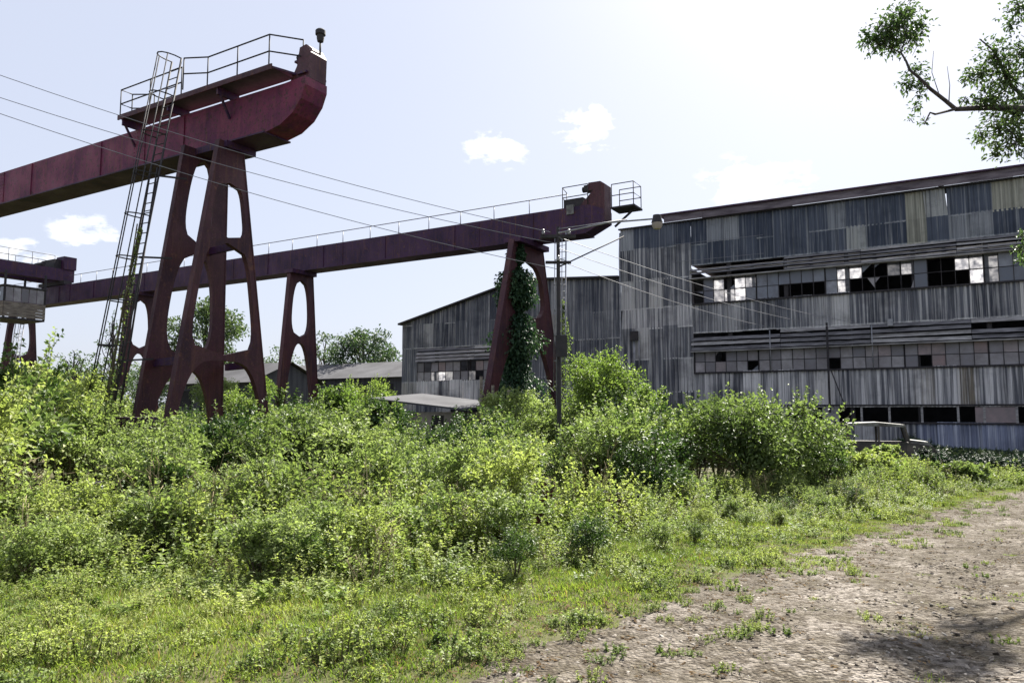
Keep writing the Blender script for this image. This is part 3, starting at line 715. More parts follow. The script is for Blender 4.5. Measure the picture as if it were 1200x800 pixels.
for k in range(6): MB().box(-1.45 + k * .49, -1.02 + k * .49, -7.03, -7.018, -1.78, -.8).build('cabin_pane', M['glass'], cb)

cb.location = (1.2, 2.6, 0)
# ------------------------------------------------------------------ poles, wires, street lamp
pb = at_y(654, 270, 20.5); PZ = pb.z
pole = thing('utility_pole', 'dark slim utility pole with crossarm beside the vine-covered crane leg', 'pole', (pb.x, pb.y, 0))
MB().tube([(0, 0, -.2), (0, 0, PZ + .1)], [.07, .05], 10).build('post', M['steel'], pole)
MB().box(-.5, .5, -.05, .05, PZ - .22, PZ - .13).build('crossarm', M['steel'], pole)
MB().box(-.36, .36, -.05, .05, PZ - .95, PZ - .88).build('crossarm', M['steel'], pole)
for x, z in ((-.42, PZ - .13), (.3, PZ - .13), (.0, PZ - .88)):
    MB().lathe([(.0, 0), (.04, 0), (.05, .05), (.03, .08), (.045, .12), (.0, .15)], 8, (x, -.1, z)).build('insulator', M['galv'], pole)
st = at_y(731, 277, pb.y + 1.0) - Vector((pb.x, pb.y, 0))
MB().tube([(0, 0, PZ - 1.05), st], .022).build('guy_rod', M['steel'], pole)
MB().box(-.1, .22, -.2, -.1, 3.6, 4.2).build('switch_box', M['steel'], pole)
lampo = at_y(770, 262, pb.y - .4)
lam = thing('street_lamp', 'lamp with pale bowl on a long arm reaching towards the factory roof corner', 'lamp', (pb.x, pb.y - .1, PZ - .1))
e = lampo - Vector((pb.x, pb.y - .1, PZ - .1))
MB().tube([(0, 0, .0), (e.x * .5, e.y * .5, e.z * .5 + .16), (e.x, e.y, e.z + .14)], .024).build('lamp_arm', M['galv'], lam)
MB().tube([(0, 0, .12), (e.x * .7, e.y * .7, e.z * .7 + .2)], .013).build('lamp_stay', M['galv'], lam)
MB().lathe([(.0, .24), (.11, .24), (.125, .14), (.16, .03), (.0, .03)], 14, tuple(e)).build('lamp_housing', M['steel'], lam)
MB().lathe([(.0, .02), (.15, .02), (.145, -.06), (.09, -.15), (.0, -.16)], 14, tuple(e)).build('lamp_bowl', M['plaster'], lam)
lpole = at_y(-160, 60, 17.5)
p2 = thing('utility_pole', 'tall bare utility pole beyond the left end of the wires', 'pole', (lpole.x, lpole.y, 0))
MB().tube([(0, 0, -.2), (0, 0, lpole.z + .6)], [.17, .1], 10).build('post', M['steel'], p2)
MB().box(-.7, .7, -.06, .06, lpole.z + .1, lpole.z + .22).build('crossarm', M['steel'], p2)
def wire(pts, sag, label, group='wires slung over the yard', r=.009):
    out = []
    for a, b in zip(pts[:-1], pts[1:]):
        a = Vector(a); b = Vector(b)
        for i in range(17):
            t = i / 16; p = a.lerp(b, t); p.z -= sag * 4 * t * (1 - t)
            if not (out and (out[-1] - p).length < 1e-6): out.append(p)
    o = MB().tube(out, r, 5).build('overhead_wire', M['wire'], None); return tag(o, label, 'wire', group)
LBL = ['topmost overhead wire slung from the pole by the vine-covered leg', 'middle overhead wire slung from the pole by the vine-covered leg', 'lowest overhead wire slung from the pole by the vine-covered leg']
for k, (yl, pz, px_) in enumerate(((30, (645, 272), .0), (60, (655, 286), .0), (76, (652, 315), .0))):
    a = at_y(-160, yl, 17.5); b = at_y(pz[0], pz[1], pb.y - .1)
    wire([a, b], .38, LBL[k])
LBL2 = ['upper service wire running from the pole down to the factory wall', 'second service wire running from the pole down to the factory wall', 'lowest service wire running from the pole down to the factory wall']
for k, (s, epx) in enumerate((((655, 278), (1030, 382)), ((655, 291), (1000, 386)), ((655, 305), (950, 390)))):
    a = at_y(s[0], s[1], pb.y - .1); aa = wall_a(*epx); d = Vector(ray(*epx)); tt = (P0 - Vector((0, 0, EYE)) - NB * .35).dot(NB) / d.dot(NB)
    wire([a, Vector((0, 0, EYE)) + d * tt], .35, LBL2[k], 'service wires to the factory wall', .010)

# ------------------------------------------------------------------ small shed, far sheds
sp = at_y(518, 480, 33.0); sp.z = 0
shed = thing('small_shed', 'small beige shed with sagging metal roof half sunk in bushes before the wing', 'shed', sp, ANG)
MB().box(-2.2, 1.1, 0, 2.6, 0, 2.05).build('wall', M['plaster'], shed)
MB().box(-.55, .1, -.03, .0, .3, 1.9).build('door', M['steel'], shed)
rf = MB()
rf.add([(-3.6, -.7, 2.62), (1.6, -.7, 2.12), (1.6, 3.2, 2.35), (-3.6, 3.2, 2.9), (-3.6, -.7, 2.70), (1.6, -.7, 2.20), (1.6, 3.2, 2.43), (-3.6, 3.2, 2.98)],
       [(0, 1, 2, 3), (7, 6, 5, 4), (0, 4, 5, 1), (1, 5, 6, 2), (2, 6, 7, 3), (3, 7, 4, 0)])
rf.build('roof', M['far_roof'], shed)
for x in (-3.4, -2.6): MB().box(x - .06, x + .06, -.5, -.4, 0, 2.55).build('post', M['steel'], shed)
for a, h in ((1.9, 3.6), (2.5, 3.2), (3.3, 3.0)): MB().box(a - .05, a + .05, .2, .3, 0, h).build('post', M['plank'], shed)
def far_shed(px, py, Y, L, D, h, label, wallm, rise=1.6):
    b = at_y(px, py, Y); b.z = 0
    o = thing('far_shed', label, 'shed', b, ANG, None)
    MB().box(0, L, 0, D, 0, h).build('wall', wallm, o)
    r = MB(); r.add([(-.4, -.6, h - .15), (L + .4, -.6, h - .15), (L + .4, D / 2, h + rise), (-.4, D / 2, h + rise), (-.4, D + .6, h - .15), (L + .4, D + .6, h - .15)], [(0, 1, 2, 3), (3, 2, 5, 4)])
    ro = r.build('roof', M['far_roof'], o)
    for x in (.0, L - .1): MB().add([(x, 0.01, h), (x, D - .01, h), (x, D / 2, h + rise - .12), (x + .1, 0.01, h), (x + .1, D - .01, h), (x + .1, D / 2, h + rise - .12)], [(0, 1, 2), (5, 4, 3), (0, 3, 4, 1), (1, 4, 5, 2), (2, 5, 3, 0)]).build('gable', wallm, o)
    MB().prism([(0.01, h - .01), (L - .01, h - .01), (L - .01, h), (0.01, h)], D * .45, D * .55).build('ridge_beam', M['dark'], o)
    n = int(L / 3)
    for i in range(n): MB().box(1 + i * 3, 2.6 + i * 3, -.04, -.01, h - 2.0, h - .7).build('window', M['dark'], o)
    return o
far_shed(255, 480, 78, 26, 9, 5.2, 'long low grey-roofed shed beyond the crane yard', M['far_wall'])
far_shed(200, 480, 62, 10, 7, 4.4, 'short dark shed seen between the crane legs', M['far_wall'])

# ------------------------------------------------------------------ derelict truck
tp = at_z(1040, 560, 0.0); tp = at_y(1042, 560, 25.0); tp.z = 0
tr = thing('derelict_truck', 'derelict light truck with pale flat cab roof sunk in weeds by the factory', 'truck', tp, ANG + RAD(8)); tr.scale = (.84, .9, .98)
bd = MB().prism([(-1.75, .5), (1.55, .5), (1.62, .9), (1.45, 1.02), (.72, 1.1), (.6, 1.12), (-1.75, 1.12)], -.72, .72).build('body', M['truck'], tr)
MB().prism([(-1.45, 1.66), (.62, 1.62), (.56, 1.70), (-.4, 1.78), (-1.40, 1.74)], -.76, .76).build('cab_roof', M['paint'], tr)
for x, x2 in ((-1.40, -1.42), (-.35, -.35), (.72, .55)):
    for y in (-.7, .7): MB().beam((x, y, 1.1), (x2, y, 1.66), .07, .07).build('pillar', M['truck'], tr)
MB().add([(.70, -.68, 1.12), (.70, .68, 1.12), (.56, .68, 1.64), (.56, -.68, 1.64)], [(0, 1, 2, 3)]).build('windscreen', M['glass'], tr)
MB().box(-1.44, -1.40, -.66, .66, 1.12, 1.64).build('rear_panel', M['rust'], tr)
MB().prism([(.74, 1.10), (1.40, 1.02), (1.52, .92), (1.52, 1.0), (1.36, 1.14), (.76, 1.20)], -.6, .6).build('bonnet', M['paint'], tr)
for _x in (-.38, .58): MB().box(_x - .008, _x + .008, -.728, -.712, .56, 1.10).build('door_seam', M['steel'], tr)
MB().box(-.25, -.1, -.75, -.72, .92, .96).build('door_handle', M['galv'], tr)
MB().box(1.66, 1.74, -.7, .7, .40, .52).build('bumper', M['rust'], tr)
MB().box(1.625, 1.66, -.5, .5, .58, .88).build('grille', M['steel'], tr)
for y in (-.76, .76):
    pts = [(1.12 + .46 * math.cos(t), y, .42 + .46 * math.sin(t)) for t in np.linspace(PI * .05, PI * .95, 9)]
    fm = MB()
    for p, q in zip(pts[:-1], pts[1:]): fm.beam(p, q, .26, .03, up=(0, 1, 0)) if False else fm.beam(p, q, .03, .28, up=(0, 1, 0))
    fm.build('fender', M['paint'], tr)
    MB().tube([(1.6, y * .78, .80), (1.70, y * .78, .80)], .09, 12).build('headlight', M['galv'], tr)
    for x in (1.12, -1.15):
        wh = link('wheel', MB().tube([(0, -.1, 0), (0, .1, 0)], .38, 18).mesh('tyre', M['rubber']), tr, (x, y, .36))
        MB().tube([(0, -.115, 0), (0, .115, 0)], .2, 14).build('rim', M['rust'], wh)
MB().box(-2.9, -1.80, -.78, .78, .62, 1.0).build('load_bed', M['rust'], tr)

# ------------------------------------------------------------------ scrap in the bushes
def scrap_loc(px, py): p = ground_at(px, py); return p
q = scrap_loc(628, 618)
sc = thing('rusty_tank', 'rusted brown tank shell standing open among the weeds', 'tank', q, RAD(-25))
mb = MB()
R_ = .36; seg = 14
for i in range(seg):
    t0 = PI * (.02 + 1.5 * i / seg); t1 = PI * (.02 + 1.5 * (i + 1) / seg)
    h0 = .72 + .12 * math.sin(i * 1.7); h1 = .72 + .12 * math.sin((i + 1) * 1.7)
    for r in (R_, R_ - .02):
        mb.add([(r * math.cos(t0), r * math.sin(t0), 0), (r * math.cos(t1), r * math.sin(t1), 0), (r * math.cos(t1), r * math.sin(t1), h1), (r * math.cos(t0), r * math.sin(t0), h0)], [(0, 1, 2, 3)])
mb.build('shell', M['rust'], sc)
MB().tube([(R_ * math.cos(t), R_ * math.sin(t), .4) for t in np.linspace(.06, PI * 1.5, 16)], .022).build('hoop', M['rust'], sc)
q = scrap_loc(722, 618)
sc = thing('rusting_rack', 'dark angular steel frame rusting between weeds near the tank shell', 'scrap', q, RAD(12))
for p, r in (((-.35, 0, 0), (-.35, 0, .62)), ((.35, 0, 0), (.35, 0, .55)), ((-.4, 0, .6), (.42, 0, .52)), ((-.35, .45, 0), (-.35, .45, .55)), ((.35, .45, 0), (.35, .45, .5)), ((-.35, 0, .58), (-.35, .45, .53)), ((.35, 0, .5), (.35, .45, .48)), ((-.35, 0, .2), (.35, 0, .15))):
    MB().beam(p, r, .06, .06).build('bar', M['steel'], sc)
MB().box(-.3, .3, .2, .24, .05, .45).build('panel', M['rust'], sc)
q = scrap_loc(85, 612)
sc = thing('scrap_machine', 'dark abandoned machine bed with pale pipe in the shade under left bushes', 'machine', q, RAD(-12)); sc.scale = (.85, .85, .85)
MB().box(-.6, .6, .1, .8, .0, .55).build('bed', M['rust'], sc)
MB().box(-.25, .35, .2, .7, .55, .85).build('gearbox', M['steel'], sc)
MB().tube([(-.7, -.05, .72), (.75, -.02, .78)], .035, 8).build('pipe', M['galv'], sc)
for x in (-.55, .5): MB().box(x, x + .07, -.08, -.01, 0, .75).build('leg', M['steel'], sc)

# ------------------------------------------------------------------ foliage generators (numpy)
class Leaves:
    def __init__(s): s.v = []; s.f = []; s.lv = []; s.n = 0
    def add(s, pos, dirs, length, width, lv, fold=.25, nrm=None, droop=.15):
        """diamond leaves folded along the midrib"""
        pos = np.asarray(pos, float); m = len(pos)
        if m == 0: return
        d = np.asarray(dirs, float); d /= np.linalg.norm(d, axis=1)[:, None] + 1e-9
        up = np.array([0, 0, 1.]) + RNG.normal(0, .45, (m, 3)) if nrm is None else nrm
        w = np.cross(d, up); w /= np.linalg.norm(w, axis=1)[:, None] + 1e-9
        nn = np.cross(w, d)
        L = np.broadcast_to(length, (m,))[:, None]; Wd = np.broadcast_to(width, (m,))[:, None]
        mid = pos + d * L * .45; tip = pos + d * L - np.array([0, 0, 1.]) * L * droop
        a = mid + w * Wd * .5 + nn * Wd * fold; b = mid - w * Wd * .5 + nn * Wd * fold
        V = np.stack([pos, a, tip, b], 1).reshape(-1, 3)
        i = s.n + 4 * np.arange(m)
        Fc = np.concatenate([np.stack([i, i + 1, i + 2], 1), np.stack([i, i + 2, i + 3], 1)])
        s.v.append(V); s.f.append(Fc); s.lv.append(np.repeat(np.broadcast_to(lv, (m,)), 4)); s.n += 4 * m
    def raw(s, V, Fc, lv):
        s.v.append(np.asarray(V, float)); s.f.append(np.asarray(Fc) + s.n); s.lv.append(np.asarray(lv, float)); s.n += len(V)
    def mesh(s, name, mat):
        V = np.concatenate(s.v); Fc = np.concatenate(s.f); me = bpy.data.meshes.new(name)
        me.vertices.add(len(V)); me.vertices.foreach_set('co', V.ravel().astype(np.float32))
        me.loops.add(Fc.size); me.polygons.add(len(Fc))
        me.loops.foreach_set('vertex_index', Fc.ravel().astype(np.int32))
        me.polygons.foreach_set('loop_start', (np.arange(len(Fc)) * 3).astype(np.int32))
        me.polygons.foreach_set('loop_total', np.full(len(Fc), 3, np.int32))
        me.update(calc_edges=True)
        at = me.attributes.new('lv', 'FLOAT', 'POINT'); at.data.foreach_set('value', np.concatenate(s.lv).astype(np.float32))
        me.materials.append(mat); return me
def unit(n): v = RNG.normal(0, 1, (n, 3)); return v / np.linalg.norm(v, axis=1)[:, None]
def shoot(lv, mb, base, d0, length, nleaf, L, bend=.5, r=.008):
    """one leafy shoot: curved stem with paired leaves"""
    pts = []; p = np.array(base, float); d = np.array(d0, float); d /= np.linalg.norm(d); k = 7
    for i in range(k + 1):
        pts.append(p.copy()); p = p + d * length / k
        d = d + np.array([RNG.normal(0, .10), RNG.normal(0, .10), -bend * .09]); d /= np.linalg.norm(d)
    pts = np.array(pts)
    if mb is not None: mb.tube([tuple(q) for q in pts[::2]] + [tuple(pts[-1])], [r, r * .85, r * .65, r * .45, r * .3][:len(pts[::2]) + 1], 3)
    t = np.sort(RNG.uniform(.12, 1.0, nleaf)) ** .85
    idx = t * k; i0 = np.clip(idx.astype(int), 0, k - 1); fr = (idx - i0)[:, None]
    pos = pts[i0] * (1 - fr) + pts[i0 + 1] * fr; ax = pts[i0 + 1] - pts[i0]; ax /= np.linalg.norm(ax, axis=1)[:, None]
    side = unit(nleaf); side -= ax * (side * ax).sum(1)[:, None]; side /= np.linalg.norm(side, axis=1)[:, None]
    dirs = side * .9 + ax * .45 + np.array([0, 0, .12])
    sz = L * RNG.uniform(.6, 1.25, nleaf) * (1.1 - .45 * t)
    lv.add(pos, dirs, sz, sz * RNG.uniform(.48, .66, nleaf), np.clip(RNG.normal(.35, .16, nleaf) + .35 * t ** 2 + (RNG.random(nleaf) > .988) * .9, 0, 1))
def make_shrub(seed, mat, height=2.0, spread=1.0, shoots=40, nleaf=46, L=.085, upright=.6):
    """multi-stemmed shrub: leafy lumps carried on bare stems, shoots poking out of the top"""
    lv = Leaves(); mb = MB()
    for i in range(9):
        az = 2 * PI * i / 9 * 2.3 + RNG.uniform(-.5, .5); rr = spread * RNG.uniform(.1, .62); hh = height * RNG.uniform(.34, .80) * (1.05 - .3 * rr / spread)
        c = np.array([math.cos(az) * rr, math.sin(az) * rr, hh]); r = height * RNG.uniform(.10, .19)
        mb.tube([(c[0] * .08, c[1] * .08, 0), (c[0] * .5, c[1] * .5, hh * .55), tuple(c)], [.022, .016, .008], 4)
        m = int(nleaf * 2.6); d = unit(m); d[:, 2] = np.where(d[:, 2] < -.2, -d[:, 2], d[:, 2])
        q = c + d * (r * RNG.uniform(.55, 1.15, m))[:, None] * np.array([1.25, 1.25, .8]); sz = L * RNG.uniform(.6, 1.25, m)
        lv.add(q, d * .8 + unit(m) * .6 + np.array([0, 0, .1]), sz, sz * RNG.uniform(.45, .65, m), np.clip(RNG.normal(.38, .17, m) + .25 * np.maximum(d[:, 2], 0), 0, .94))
        for j in range(max(2, shoots // 12)):
            dd = unit(1)[0]; dd[2] = abs(dd[2]) + upright; shoot(lv, mb, c + dd * r * .4, dd, r * RNG.uniform(1.2, 2.6), int(nleaf * .42), L, .4, .006)
    for i in range(shoots // 5):
        az = RNG.uniform(0, 2 * PI); out = RNG.random() * spread
        shoot(lv, mb, (math.cos(az) * out * .2, math.sin(az) * out * .2, .1), (math.cos(az) * out * .6, math.sin(az) * out * .6, 1), height * RNG.uniform(.6, 1.02), nleaf // 2, L, .35, .009)
    return lv.mesh('shrub_foliage', mat), mb.mesh('stems', M['stem'])
def make_weed(mat, height=.7, shoots=9, nleaf=26, L=.06, spread=.25):
    lv = Leaves(); mb = MB()
    for i in range(shoots):
        az = RNG.uniform(0, 2 * PI); r = RNG.random() * spread
        shoot(lv, mb, (math.cos(az) * r, math.sin(az) * r, 0), (math.cos(az) * r * 1.6, math.sin(az) * r * 1.6, 1), height * RNG.uniform(.55, 1.05), nleaf, L, bend=.3, r=.004)
    lv2 = lv.mesh('weed', mat); return lv2, mb.mesh('weed_stems', M['stem'])
def joined(me_a, me_b):
    """stem and leaf mesh in one, two material slots"""
    bm = bmesh.new(); bm.from_mesh(me_a)
    lay = bm.verts.layers.float.get('lv'); n = len(bm.faces)
    bm.from_mesh(me_b); bm.faces.ensure_lookup_table()
    for f in bm.faces[n:]: f.material_index = 1
    me = bpy.data.meshes.new(me_a.name); bm.to_mesh(me); bm.free()
    me.materials.append(me_a.materials[0]); me.materials.append(me_b.materials[0]); return me
def make_grass(mat, n=46, h=.22, spread=.16, wd=.006):
    lv = Leaves()
    for i in range(n):
        az = RNG.uniform(0, 2 * PI); r = RNG.random() ** .7 * spread; b = np.array([math.cos(az) * r, math.sin(az) * r, -.01])
        az2 = az + RNG.normal(0, .8); lean = RNG.uniform(.1, .75); H = h * RNG.uniform(.45, 1.1)
        d = np.array([math.cos(az2) * lean, math.sin(az2) * lean, 1]); d /= np.linalg.norm(d)
        w = np.array([-math.sin(az2 + .4), math.cos(az2 + .4), 0]) * wd * RNG.uniform(.7, 1.4)
        p1 = b + d * H * .5; p2 = p1 + (d + np.array([math.cos(az2) * .3, math.sin(az2) * .3, -.35])) * H * .5
        V = [b - w, b + w, p1 - w * .8, p1 + w * .8, p2]
        lv.raw(V, [(0, 1, 3), (0, 3, 2), (2, 3, 4)], [np.clip(RNG.normal(.5, .22) + (RNG.random() > .93) * .6, 0, 1)] * 5)
    return lv.mesh('grass_tuft', mat)

# ------------------------------------------------------------------ scatter of uncountable stuff (geometry nodes on a point mesh)
_cols = {}
def scatter(name, pts, rot, scl, idx, meshes, key):
    if key not in _cols:
        col = bpy.data.collections.new('source_' + key)
        for i, me in enumerate(meshes):
            col.objects.link(bpy.data.objects.new('%s_%02d' % (key, i), me))
        _cols[key] = col
    col = _cols[key]
    me = bpy.data.meshes.new(name); n = len(pts)
    me.vertices.add(n); me.vertices.foreach_set('co', np.asarray(pts, np.float32).ravel())
    a = me.attributes.new('rot', 'FLOAT_VECTOR', 'POINT'); a.data.foreach_set('vector', np.asarray(rot, np.float32).ravel())
    a = me.attributes.new('scl', 'FLOAT_VECTOR', 'POINT'); a.data.foreach_set('vector', np.asarray(scl, np.float32).ravel())
    a = me.attributes.new('idx', 'INT', 'POINT'); a.data.foreach_set('value', np.asarray(idx, np.int32))
    o = link(name, me)
    g = bpy.data.node_groups.new(name, 'GeometryNodeTree')
    g.interface.new_socket('Geometry', in_out='INPUT', socket_type='NodeSocketGeometry'); g.interface.new_socket('Geometry', in_out='OUTPUT', socket_type='NodeSocketGeometry')
    N = g.nodes; gi = N.new('NodeGroupInput'); go = N.new('NodeGroupOutput'); ip = N.new('GeometryNodeInstanceOnPoints')
    ci = N.new('GeometryNodeCollectionInfo'); ci.inputs['Collection'].default_value = col; ci.inputs['Separate Children'].default_value = True; ci.inputs['Reset Children'].default_value = True
    def na(nm, ty):
        x = N.new('GeometryNodeInputNamedAttribute'); x.data_type = ty; x.inputs['Name'].default_value = nm; return x.outputs['Attribute']
    L = g.links; L.new(gi.outputs[0], ip.inputs['Points']); L.new(ci.outputs[0], ip.inputs['Instance']); ip.inputs['Pick Instance'].default_value = True
    L.new(na('idx', 'INT'), ip.inputs['Instance Index']); L.new(na('rot', 'FLOAT_VECTOR'), ip.inputs['Rotation']); L.new(na('scl', 'FLOAT_VECTOR'), ip.inputs['Scale'])
    L.new(ip.outputs[0], go.inputs[0])
    md = o.modifiers.new('scatter', 'NODES'); md.node_group = g
    return o

SK = np.array([(-400, 395), (0, 410), (60, 416), (110, 438), (150, 472), (210, 482), (320, 474), (360, 462), (430, 466), (470, 482), (500, 484), (552, 489), (572, 480), (610, 466), (660, 462), (700, 470), (780, 474), (880, 478),
               (950, 490), (985, 526), (1000, 538), (1090, 556), (1160, 574), (1260, 585)], float)
FR = np.array([(-500, 690), (-100, 660), (60, 640), (200, 648), (400, 645), (520, 638), (600, 640), (700, 630), (800, 600), (900, 584), (1000, 578), (1090, 573), (1160, 568)], float)
FRd = np.array([ground_at(x, y).y for x, y in FR])
GR = np.array([(-500, 770), (-100, 752), (100, 746), (300, 735), (450, 738), (600, 715), (720, 685), (800, 668), (900, 640), (1000, 620), (1080, 600), (1150, 582), (1200, 570)], float)
GRd = np.array([ground_at(x, y).y for x, y in GR])
def pxof(X, Y): return 600 + F * X / Y
def sky_z(px, Y): return EYE + (480 - np.interp(px, SK[:, 0], SK[:, 1])) / F * Y
def keep_clear(X, Y, r=1.0):
    m = np.ones(len(X), bool)
    for (cx, cy, rr) in CLEAR: m &= np.hypot(X - cx, Y - cy) > rr * r
    return m
T3 = lambda v: (v.x, v.y)
t1 = ground_at(628, 618); t2 = ground_at(722, 618); t3 = ground_at(85, 612)
CLEAR = [(t1.x, t1.y, .75), (t1.x - .1, t1.y - .7, .35), (t2.x, t2.y, .7), (t2.x, t2.y - .6, .3), (t3.x, t3.y + .3, 1.0), (t3.x + .1, t3.y - .5, .5),
         (tp.x, tp.y, 1.25), (tp.x + 1.2, tp.y - .5, .9), (tp.x - 1, tp.y + .4, 1.1), (sp.x - 0.2, sp.y + .5, 2.6), (sp.x + 1.0, sp.y - 1.6, .7)]
for _px, _py, _r in ((85, 622, .9), (30, 628, .7), (130, 640, .6), (250, 622, .7), (335, 615, .9), (385, 628, .7), (450, 640, .8), (520, 622, .6), (560, 655, .5), (210, 668, .5), (300, 690, .4), (620, 660, .5), (700, 640, .6), (800, 606, .8), (860, 600, 1.0), (905, 596, .9), (770, 640, .5), (480, 690, .4), (80, 690, .45)):
    _g = ground_at(_px, _py); CLEAR.append((_g.x, _g.y, _r))
for _t in (t1, t2, t3):
    for _f in np.arange(.96, .68, -.035): CLEAR.append((_t.x * _f, _t.y * _f, .5))
def in_front_of_wall(X, Y, d=1.2): return (X - P0.x) * NB.x + (Y - P0.y) * NB.y < -d
shrubs = [joined(*make_shrub(i, M['leaf'], 2.0, 1.0, 46, 66, .105)) for i in range(5)] + [joined(*make_shrub(i, M['leaf_deep'], 2.0, 1.1, 44, 62, .11)) for i in range(2)] + [joined(*make_shrub(9, M['leaf_weed'], 2.0, .8, 42, 62, .10, .9)) for i in range(2)]
def rand_pts(n, x0, x1, y0, y1): return RNG.uniform(x0, x1, n), RNG.uniform(y0, y1, n)
# --- the shrub mass
X, Y = rand_pts(5200, -46, 26, 9, 52); px = pxof(X, Y)
fd = np.interp(px, FR[:, 0], FRd); dens = np.where(Y < fd + 5, .60, np.where(Y < fd + 14, .50, .34)) * np.clip(.75 + .75 * np.sin(X * 1.35 + .8 * np.sin(Y * .7)) * np.sin(Y * 1.15 + 1.3), .12, 1)
m = (px > -260) & (px < 1175) & (Y > fd) & (RNG.random(len(X)) < dens) & keep_clear(X, Y) & in_front_of_wall(X, Y) & (path_dist(X, Y) < -.9)
m &= ~((px > 470) & (Y > 31) & (px < 575)) ; m &= ~((px > 980) & (Y > 33))
m &= (Y < 36) | (px < 480)
X, Y, px, fd = X[m], Y[m], px[m], fd[m]; Z = gz(X, Y)
h = RNG.uniform(1.5, 2.75, len(X)) * np.clip(.50 + (Y - fd) * .14, .50, 1.05)
h = np.where(px < 150, h * 1.45, h)
cap = (np.where((px > 596) & (px < 690) & (Y < 22), EYE + (480 - 506) / F * Y, sky_z(px, Y)) - Z) * RNG.uniform(.80, 1.06, len(X)); h = np.minimum(h, cap); k = h > .35
X, Y, Z, h, px = X[k], Y[k], Z[k], h[k], px[k]
s = h / 2.0; wd = np.clip(s, .55, 1.3) * RNG.uniform(.85, 1.2, len(s))
ix = RNG.choice(9, len(s), p=[.14, .14, .14, .14, .10, .14, .14, .03, .03])
o = scatter('undergrowth', np.stack([X, Y, Z - .05], 1), np.stack([RNG.normal(0, .08, len(s)), RNG.normal(0, .08, len(s)), RNG.uniform(0, 6.28, len(s))], 1), np.stack([wd, wd, s], 1), ix, shrubs, 'shrub')
tag(o, 'dense sunlit shrub thicket filling the abandoned crane yard', 'undergrowth', kind='stuff')
# --- low growth by the hall, leaf colour darkened to deepen its shade
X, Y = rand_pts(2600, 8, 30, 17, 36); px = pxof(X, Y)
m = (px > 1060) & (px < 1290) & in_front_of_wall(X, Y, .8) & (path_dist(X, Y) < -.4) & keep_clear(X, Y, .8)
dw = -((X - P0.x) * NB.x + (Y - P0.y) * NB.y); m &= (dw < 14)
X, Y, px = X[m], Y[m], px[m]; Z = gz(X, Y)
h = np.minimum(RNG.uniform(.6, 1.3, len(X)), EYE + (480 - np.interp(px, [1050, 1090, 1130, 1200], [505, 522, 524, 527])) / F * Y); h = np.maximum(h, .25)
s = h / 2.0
o = scatter('shaded_undergrowth', np.stack([X, Y, Z - .05], 1), np.stack([0 * s, 0 * s, RNG.uniform(0, 6.28, len(s))], 1), np.stack([s * 1.5, s * 1.5, s], 1), RNG.choice(4, len(s), p=[.1, .1, .4, .4]), [shrubs[0], shrubs[1]] + [joined(*make_shrub(i, M['leaf_shade_tint'], 2.0, 1.1, 44, 62, .11)) for i in range(2)], 'shade_shrub')
tag(o, 'low growth with shade-darkened leaf colour along the foot of the factory wall', 'undergrowth', kind='stuff')
# --- half-grown shrubs breaking up the weeds
X, Y = rand_pts(2600, -16, 16, 5, 26); px = pxof(X, Y)
fd = np.interp(px, FR[:, 0], FRd); gd = np.interp(px, GR[:, 0], GRd); u_ = (Y - gd) / np.maximum(fd - gd, .3)
pat = np.sin(X * 1.1 + 2) * np.sin(Y * .9 + X * .4)
m = (px > -200) & (px < 1130) & (u_ > .25) & (u_ < 1.1) & (path_dist(X, Y) < -1.0) & keep_clear(X, Y, .9) & (RNG.random(len(X)) < np.clip(.1 + .75 * u_ * (pat + .5), .03, .7))
X, Y, u_, px = X[m], Y[m], u_[m], px[m]; Z = gz(X, Y); h = (.35 + .85 * u_) * RNG.uniform(.65, 1.15, len(X)) * np.where(px > 800, .6, 1); s = h / 2.0
o = scatter('young_shrubs', np.stack([X, Y, Z - .12 * s], 1), np.stack([RNG.normal(0, .1, len(s)), RNG.normal(0, .1, len(s)), RNG.uniform(0, 6.28, len(s))], 1), np.stack([s * 1.15, s * 1.15, s], 1), RNG.choice(9, len(s), p=[.14, .14, .14, .14, .10, .05, .05, .12, .12]), shrubs, 'shrub')
tag(o, 'half-grown leafy shrubs scattered through the weeds before the thicket', 'undergrowth', kind='stuff')
# --- weeds in front
broad = [joined(*make_weed(M['leaf_bright'], .7, 5, 16, .15, .22)) for i in range(2)]
M['straw'] = m_simple('straw', (.16, .12, .06), (.34, .28, .16), 9, .9)
def stalks():
    mb = MB()
    for i in range(7):
        x, y = RNG.normal(0, .12, 2); dx, dy = RNG.normal(0, .16, 2); h = RNG.uniform(.6, 1.0)
        mb.tube([(x, y, 0), (x + dx * .4, y + dy * .4, h * .55), (x + dx, y + dy, h)], [.005, .004, .002], 3)
        for j in range(5):
            t = RNG.uniform(.55, 1); a, b = RNG.normal(0, .07, 2); mb.tube([(x + dx * t, y + dy * t, h * t), (x + dx * t + a, y + dy * t + b, h * t + .06)], [.003, .004], 3)
    return mb.mesh('stalks', M['straw'])
weeds = [joined(*make_weed(M['leaf_weed'], .7, 9, 28, .07)) for i in range(4)] + [joined(*make_weed(M['leaf'], .75, 8, 28, .08, .3)) for i in range(3)] + [joined(*make_weed(M['leaf_bright'], .6, 8, 26, .075, .3)) for i in range(2)]
X, Y = rand_pts(24000, -16, 18, 3.4, 26); px = pxof(X, Y)
fd = np.interp(px, FR[:, 0], FRd); gd = np.interp(px, GR[:, 0], GRd)
u_ = (Y - gd) / np.maximum(fd - gd, .3)
pd = path_dist(X, Y) + wob(X, Y)
